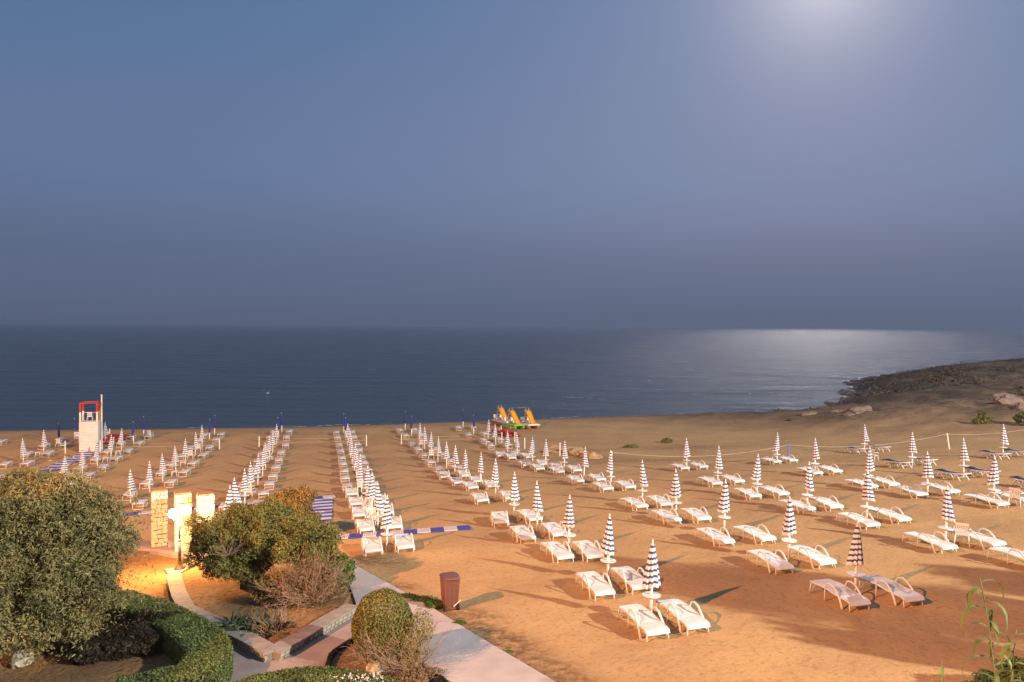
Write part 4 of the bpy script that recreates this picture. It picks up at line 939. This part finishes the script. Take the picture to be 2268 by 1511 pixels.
P, N = blob_points([(-.45, -1.9, 1.15, .5, .2, .18), (.1, -1.8, 1.1, .7, .2, .12)], 70, .1, .1); stuff(leaves('blossoms', M_BERRY, P, N, .032, TR, 1., .3))
# hedges
def hedge(name, label, pix, h, w, n, m_=None, size=.022):
    C = [Vector((*hit(a, b, h*.9), 0)) for a, b in pix]
    for _ in range(3): C = [C[0]]+[q for i in range(len(C)-1) for q in (C[i].lerp(C[i+1], .25), C[i].lerp(C[i+1], .75))]+[C[-1]]
    P = []; Nn = []; H = thing(name, label, 'hedge', (C[0].x, C[0].y, gz(C[0].x, C[0].y)))
    segs = [(C[i], C[i+1]) for i in range(len(C)-1)]; Ls = np.array([(b-a).length for a, b in segs]); cnt = (n*Ls/Ls.sum()).astype(int); core = MB()
    for (a, b), c in zip(segs, cnt):
        d = (b-a).normalized(); s = Vector((-d.y, d.x, 0)); t = RNG.random(c)*((b-a).length+.08)-.04; q = RNG.uniform(-1, 1, c)*(w/2+h); th = np.where(np.abs(q) < w/2, math.pi/2-q/(w/2)*.5, np.where(q > 0, .1, math.pi-.1))
        sx2 = np.clip(q, -w/2, w/2); ed = np.clip((np.abs(sx2)-w*.36)/(w*.14), 0, 1); sz2 = np.where(np.abs(q) < w/2, h-.10*ed**2*h, h-(np.abs(q)-w/2)*1.02-.10*h)
        r = .86+.14*RNG.random(c); px_ = a.x+d.x*t+s.x*sx2*r; py_ = a.y+d.y*t+s.y*sx2*r; g = ground(px_, py_); lum = .07*fbm(px_*1.7, py_*1.7, 61, 2)
        P.append(np.c_[px_-C[0].x, py_-C[0].y, g-gz(C[0].x, C[0].y)+np.maximum(0, sz2)*r+lum*(sz2 > .1)]); Nn.append(np.c_[s.x*np.cos(th), s.y*np.cos(th), np.sin(th)])
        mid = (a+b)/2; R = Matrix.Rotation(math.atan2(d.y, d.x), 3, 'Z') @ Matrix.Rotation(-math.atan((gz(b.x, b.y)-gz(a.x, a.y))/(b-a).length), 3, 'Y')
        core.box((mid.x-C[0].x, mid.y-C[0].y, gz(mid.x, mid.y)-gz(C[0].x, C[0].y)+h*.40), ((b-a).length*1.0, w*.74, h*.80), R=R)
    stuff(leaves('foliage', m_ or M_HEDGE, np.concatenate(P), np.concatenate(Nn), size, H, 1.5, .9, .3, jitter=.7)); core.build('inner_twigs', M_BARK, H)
    return H
hedge('clipped_hedge', 'clipped green hedge curving between the big tree and the path', [(255, 1318), (340, 1345), (425, 1388), (470, 1432), (440, 1480), (350, 1506), (250, 1520)], .75, 1.15, 70000)
hedge('clipped_hedge', 'clipped green hedge along the bottom edge under the terracotta path', [(520, 1530), (600, 1502), (700, 1494), (790, 1506), (860, 1530)], .75, .95, 34000)
fx, fy = hit(800, 1500, .8); P, N = blob_points([(0, 0, .0, .75, .22, .12)], 90, .1, .1); P += np.array([fx, fy, gz(fx, fy)+.80])
FL = stuff(leaves('white_flowers', M_FLOWER, P, N, .026, None, 1.1, .2)); FL['label'] = 'cluster of pinkish white flowers on the bottom hedge'
# near-black leaves painting the shade behind the hedge
def shrub(name, label, px, py, blobs, n, m_, size, cat='bush', twig=None, base=0., stem=None, aspect=1.8, shell=.55, lump=.2, gap=.0, tonevar=.8, cl=None):
    x, y = hit(px, py); S = thing(name, label, cat, (x, y, gz(x, y)+base)); P, N = blob_points(clumps(blobs, *cl) if cl else blobs, n, shell, lump, gap, px % 7, .0)
    stuff(leaves('foliage', m_, P, N, size, S, aspect, tonevar))
    if twig: twigs('bare_twigs', M_TWIG, twig[0], twig[1], twig[2], S, twig[3] if len(twig) > 3 else .006, .9, 1., .25)
    if stem: trunk('stem', M_BARK, S, stem)
    return S
shrub('shade_foliage', 'near-black leaves painting the shade in the hollow behind the hedge', 300, 1440, [(0, 0, .3, 1.15, .8, .35), (-.9, -.4, .25, .9, .7, .3), (.3, .6, .4, .8, .6, .4)], 26000, M_SHADEL, .03, tonevar=1.)
# broad round shrub in the bed
S1 = shrub('spreading_shrub', 'broad golden-lit shrub spreading over the raised bed behind the lamp', 545, 1316,
  [(.75, .2, 1.95, 1.65, 1.4, .9), (-.65, .1, 1.9, 1.15, 1.2, .95), (2.1, .2, 1.55, 1.1, 1.1, .85), (.35, 0, 2.2, 1.6, 1.2, .6), (-1.15, 0, 1.25, .7, .8, .7), (2.5, .3, 1.3, .65, .8, .65), (1.0, .3, 1.55, 1.6, 1.0, .55), (-.5, -.3, .95, .85, .5, .5), (.1, .5, .55, .5, .4, .5), (1.7, -.3, 1.35, .9, .7, .5), (2.5, -.1, 1.1, .7, .7, .5), (-1.0, -.3, .75, .5, .5, .4)],
  120000, M_LEAF, .022, base=.20, cl=(150, .20, .40), stem=[([(0, .1, 0), (-.05, .1, .8), (.1, .1, 1.5)], .26, .16), ([(0, .1, .5), (.6, .1, 1.1), (1.3, 0, 1.7)], .13, .05), ([(-.1, .1, .5), (-.6, 0, 1.1), (-1., 0, 1.7)], .12, .05), ([(.3, 0, .2), (.9, -.3, .9), (1.8, -.2, 1.5)], .09, .04)], gap=.08)
twigs('bare_twigs', M_TWIG, (-.25, -.95, 1.45), 24, .9, S1, .007, .7, 1., .2)
shrub('dry_shrub', 'dry pinkish twiggy shrub at the front right of the raised bed', 688, 1352, [(0, 0, .75, .95, .7, .7), (-.4, -.1, .45, .8, .5, .45), (.5, .1, .6, .6, .5, .5)], 5200, M_DRYL, .026, base=.20, twig=((0, 0, .05), 170, 1.5, .007), gap=.2)
shrub('green_bush', 'small bright green rounded bush at the right end of the raised bed', 752, 1312, [(0, 0, .52, .50, .5, .55), (-.45, .1, .4, .5, .45, .42)], 15000, M_GREEN, .024, base=.15)
shrub('low_shrub', 'low yellowish shrub under the broad shrub', 610, 1350, [(0, 0, .45, .8, .5, .45), (.6, 0, .4, .6, .4, .4)], 9000, M_LEAFY, .028, base=.20, gap=.2)
for px, py, bl, n, lab in ((1476, 981, [(0, 0, .18, .5, .4, .28)], 1500, 'round green tuft on the open sand behind the umbrellas'), (1400, 992, [(0, 0, .12, .55, .4, .2), (-.5, 0, .06, .4, .3, .1)], 1100, 'flatter green tuft left of the round one by the rope')):
    shrub('beach_tuft', lab, px, py, bl, n, M_TUFT, .045, 'grass', aspect=2.6)
for px, py, bl, n, lab in ((935, 1332, [(0, 0, .05, .45, .22, .12), (-.5, .35, .03, .35, .2, .08)], 4200, 'green grass clump along the path edge before the bin'), (962, 1347, [(0, 0, .1, .28, .22, .17)], 3800, 'taller green grass clump at the foot of the bin'),
  (1018, 1383, [(0, 0, .03, .18, .12, .08)], 800, 'small green tuft on the path edge past the bin'), (1128, 1446, [(0, 0, .02, .10, .08, .05)], 300, 'tiny green sprig on the path edge lower down')):
    shrub('grass_clump', lab, px, py, bl, n, M_GREEN, .014, 'grass', aspect=3., shell=.1)
shrub('slope_shrub', 'yellowish shrub standing at the foot of the right slope', 2175, 938, [(0, 0, .7, .45, .5, .7), (.5, 0, .3, .6, .5, .4), (-.5, 0, .25, .5, .5, .3)], 1700, M_TUFT, .05, gap=.3)
shrub('slope_shrub', 'dark green shrub cut by the right edge of the slope', 2266, 938, [(0, 0, .5, .9, .7, .55), (.7, 0, .4, .7, .6, .5)], 3000, M_HEDGE, .06)
# spiky agave-like clump
x, y = hit(555, 1388, .3); AG = thing('spiky_clump', 'grey-green spiky leafed clump in the front corner of the bed', 'plant', (x, y, gz(x, y)+.20)); m = MB()
for i in range(150):
    c = Vector((random.uniform(-.75, .85), random.uniform(-.35, .4), 0)); a = random.uniform(0, 6.28); L = random.uniform(.4, .8); el = random.uniform(.3, 1.3); d = Vector((math.cos(a)*math.cos(el), math.sin(a)*math.cos(el), math.sin(el)))
    p1_ = c+d*L*.5; p2_ = c+d*L+Vector((0, 0, -.16*L*2)); s = Vector((-math.sin(a), math.cos(a), 0))*.022
    m.add([c-s, c+s, p1_+s*1.1, p2_, p1_-s*1.1], [(0, 1, 2, 3, 4)])
me = m.mesh('spiky_leaves', leafmat('agave_leaf', (.12, .15, .085), (.06, .085, .05)))
a_ = me.color_attributes.new('tone', 'FLOAT_COLOR', 'POINT'); a_.data.foreach_set('color', np.repeat(np.c_[.5+.8*RNG.random((150, 1)).repeat(3, 1), np.ones((150, 1))], 5, 0).astype(np.float32).ravel())
stuff(new_ob('spiky_leaves', me, AG))
twigs('dry_stalks', M_TWIG, (.9, -.3, 0), 60, .9, AG, .005, .6, 1., .4)
# golden bush behind
shrub('golden_bush', 'smaller golden bush standing behind the broad shrub near the mats', 645, 1192, [(0, 0, 1.1, .95, .9, .85), (.35, 0, 1.75, .75, .7, .55), (-.35, 0, 1.65, .7, .7, .5), (.6, -.1, .7, .7, .6, .6)], 34000, M_LEAFY, .027, base=0, cl=(60, .2, .35), twig=((.7, -.3, .5), 26, .9, .007), stem=[([(0, 0, 0), (0, 0, 1.2)], .12, .06)])
# clipped dome bush by the path
S2 = shrub('dome_bush', 'clipped dome-shaped bush with bare twigs showing at its front', 845, 1478, [(0, .15, .95, .78, .72, .98), (0, .2, .6, .72, .6, .6)], 38000, M_LEAF, .020, base=0, shell=.82, lump=.02, stem=[([(0, 0, 0), (0, 0, .5)], .09, .06)], aspect=1.4)
for i, (dx, dz, n, L) in enumerate(((0, .55, 42, .75), (.3, .15, 60, .8), (-.25, .35, 26, .6))): twigs('bare_twigs', M_TWIG, (dx, -.42, dz), n, L, S2, .0055, .9, 1., .12)
S3 = shrub('straggly_bush', 'straggly half-bare bush leaning over the path right of the dome', 905, 1482, [(.1, 0, .75, .5, .4, .6), (.3, .1, 1.05, .35, .3, .45), (.0, -.1, .35, .6, .4, .35)], 2600, M_LEAF, .020, twig=((0, 0, .05), 120, 1.35, .006), gap=.25)
shrub('dry_mat_plant', 'dry brown ground plant on the orange soil below the dome bush', 920, 1505, [(0, 0, .12, .7, .35, .16)], 3000, M_DRYL, .018, twig=((0, 0, .0), 70, .6, .004))
hedge('bed_shade_strip', 'thin near-black leafy strip painting the shaded line round the orange soil bed', [(790, 1412), (760, 1424), (732, 1447), (724, 1478)], .13, .10, 4000, M_SHADEL, .016)  # dark leaf colour draws the shaded line at the bed edge
hedge('path_shade_strip', 'near-black leafy strip painting the wall shadow beside the concrete path at the bottom', [(925, 1470), (965, 1500), (1010, 1535)], .12, .22, 4000, M_SHADEL, .018)  # dark strip set in place of the low wall's shadow
# reeds at the lower right
def reed(px, base_d, htop, lab, lean, n=12, s=1.):
    d = ray(px, 755.5); x, y = d[0]*base_d, d[1]*base_d; R = thing('giant_reed', lab, 'reed', (x, y, gz(x, y)), 0, 'tall green reeds'); H = htop-gz(x, y)
    pts = [(lean*t*t*H, .05*math.sin(3*t), H*t) for t in np.linspace(0, 1, 9)]; m = MB(); m.tube(pts, [.017*s*(1-.6*i/8) for i in range(9)], 6); m.build('stem', M_CANE, R, True)
    for i in range(n):
        t = .30+.70*(i+.5)/n; p = Vector((lean*t*t*H, .05*math.sin(3*t), H*t)); a = i*2.4+random.uniform(-.4, .4); L = random.uniform(.45, .8)*s; w = .045*s; side = Vector((math.cos(a), math.sin(a)*.8, 0)); cr_ = Vector((-side.y, side.x, 0)); vs = []; f = []
        for k in range(7):
            q = k/6; c = p+side*(L*math.sin(q*1.9)*.62)+Vector((0, 0, L*(.5*q-1.15*q*q))); ww = w*math.sin(math.pi*min(.97, q*.85+.14)); vs += [c-cr_*ww, c+Vector((0, 0, -.008)), c+cr_*ww]
        for k in range(6): f += [(3*k, 3*k+1, 3*k+4, 3*k+3), (3*k+1, 3*k+2, 3*k+5, 3*k+4)]
        mm = MB(); mm.add(vs, f); me = mm.mesh('leaf', M_REED, True); a2 = me.color_attributes.new('tone', 'FLOAT_COLOR', 'POINT'); tt = random.uniform(.7, 1.25)
        a2.data.foreach_set('color', [tt, tt, tt*.9, 1]*len(me.vertices)); new_ob('leaf', me, R)
def z_at(px, py, D): d = ray(px, py); return CZ+d[2]*D
reed(2238, 12.5, z_at(2190, 1285, 12.5), 'tallest green reed rising at the lower right corner', -.12, 22)
reed(2125, 12.0, z_at(2108, 1468, 12.0), 'small reed tip left of the tall reed at the bottom edge', -.08, 8, .7)
reed(2252, 11.5, z_at(2240, 1400, 11.5), 'second reed close behind the tallest one', .03, 14, .9)
shrub('corner_shrub', 'dark leafy shrub in the bottom right corner below the reed', 2235, 1560, [(0, 0, .25, .75, .6, .32), (.6, .2, .4, .6, .6, .4), (-.5, -.2, .15, .5, .4, .2)], 26000, M_HEDGE, .022, tonevar=1.)
# tall trees just outside the right edge, whose shade falls on the sand
def shade_tree(x, y, h, r, z0, lab, lean=0.):
    S = thing('tall_tree', lab, 'tree', (x, y, gz(x, y)), 0, 'trees beyond the right edge'); trunk('trunk', M_BARK, S, [([(0, 0, 0), (lean*.5, .1, h*.45), (lean, 0, h*.85)], .17, .07), ([(0, 0, h*.35), (.9, .2, h*.55), (1.3, .3, h*.7)], .08, .03)])
    P, N = blob_points([(lean*.8, 0, (z0+h)/2, r, r, (h-z0)/2), (lean*.8+r*.4, .5, (z0+h)/2-.4, r, r*.8, (h-z0)*.33), (lean*.8-r*.4, -.4, (z0+h)/2+.4, r*.9, r*.9, (h-z0)*.33)], 26000, .2, .25, .0, 3); stuff(leaves('crown', M_HEDGE, P, N, .06, S, 2., .6))
shade_tree(19.6, 15.0, 7.9, 1.8, 1.6, 'tall tree shading the front pair of loungers from beyond the edge')
shade_tree(17.6, 13.0, 5.0, .5, 2.2, 'slender tree whose thin trunk shadow crosses the sand'); shade_tree(26.2, 15.2, 6.2, 1.3, 2.6, 'tree shading the lounger at the right edge')
# unseen hotel-like block, added to keep the left floodlight off the garden corner
HW = thing('added_light_block', 'plain cream block added beyond the left edge to shade the garden corner', 'light blocker', (-40, -2, gz(-38, -2)))
zb = gz(-38, -2); M_HW = mat('blocker_plaster', (.52, .44, .35), .9, var=(.45, .38, .30), vscale=.6)
MB().box((0, 0, (18.-zb)/2), (33, 19, 18.-zb)).build('wall', M_HW, HW); rf_ = MB().box((0, 0, 18.-zb+.15), (34, 20, .3)).build('roof', M_PCAP, HW)
M_WIN = mat('window_glass', (.03, .04, .05), .15); M_FRM = mat('window_frame', (.6, .58, .55), .5)
for k in range(7):
    for f in range(3):
        w_ = MB().box((-14+4.6*k, 9.53, 2.2+3.6*f), (1.7, .08, 2.1)).build('window', M_FRM, HW); MB().box((-14+4.6*k, 9.58, 2.2+3.6*f), (1.4, .03, 1.8)).build('pane', M_WIN, w_)
# ------------------------------------------------------------------ night haze over the bay
m = MB(); m.box((0, 5000, 23.5), (40000, 24000, 57)); hz = m.build('haze', bpy.data.materials.new('haze')); hz['kind'] = 'stuff'
mm = hz.data.materials[0]; mm.use_nodes = True; t = mm.node_tree; t.nodes.remove(t.nodes['Principled BSDF'])
pv = t.nodes.new('ShaderNodeVolumePrincipled'); pv.inputs['Density'].default_value = .00022; pv.inputs['Color'].default_value = (.93, .96, 1., 1); pv.inputs['Anisotropy'].default_value = .25
t.links.new(pv.outputs[0], t.nodes['Material Output'].inputs['Volume'])
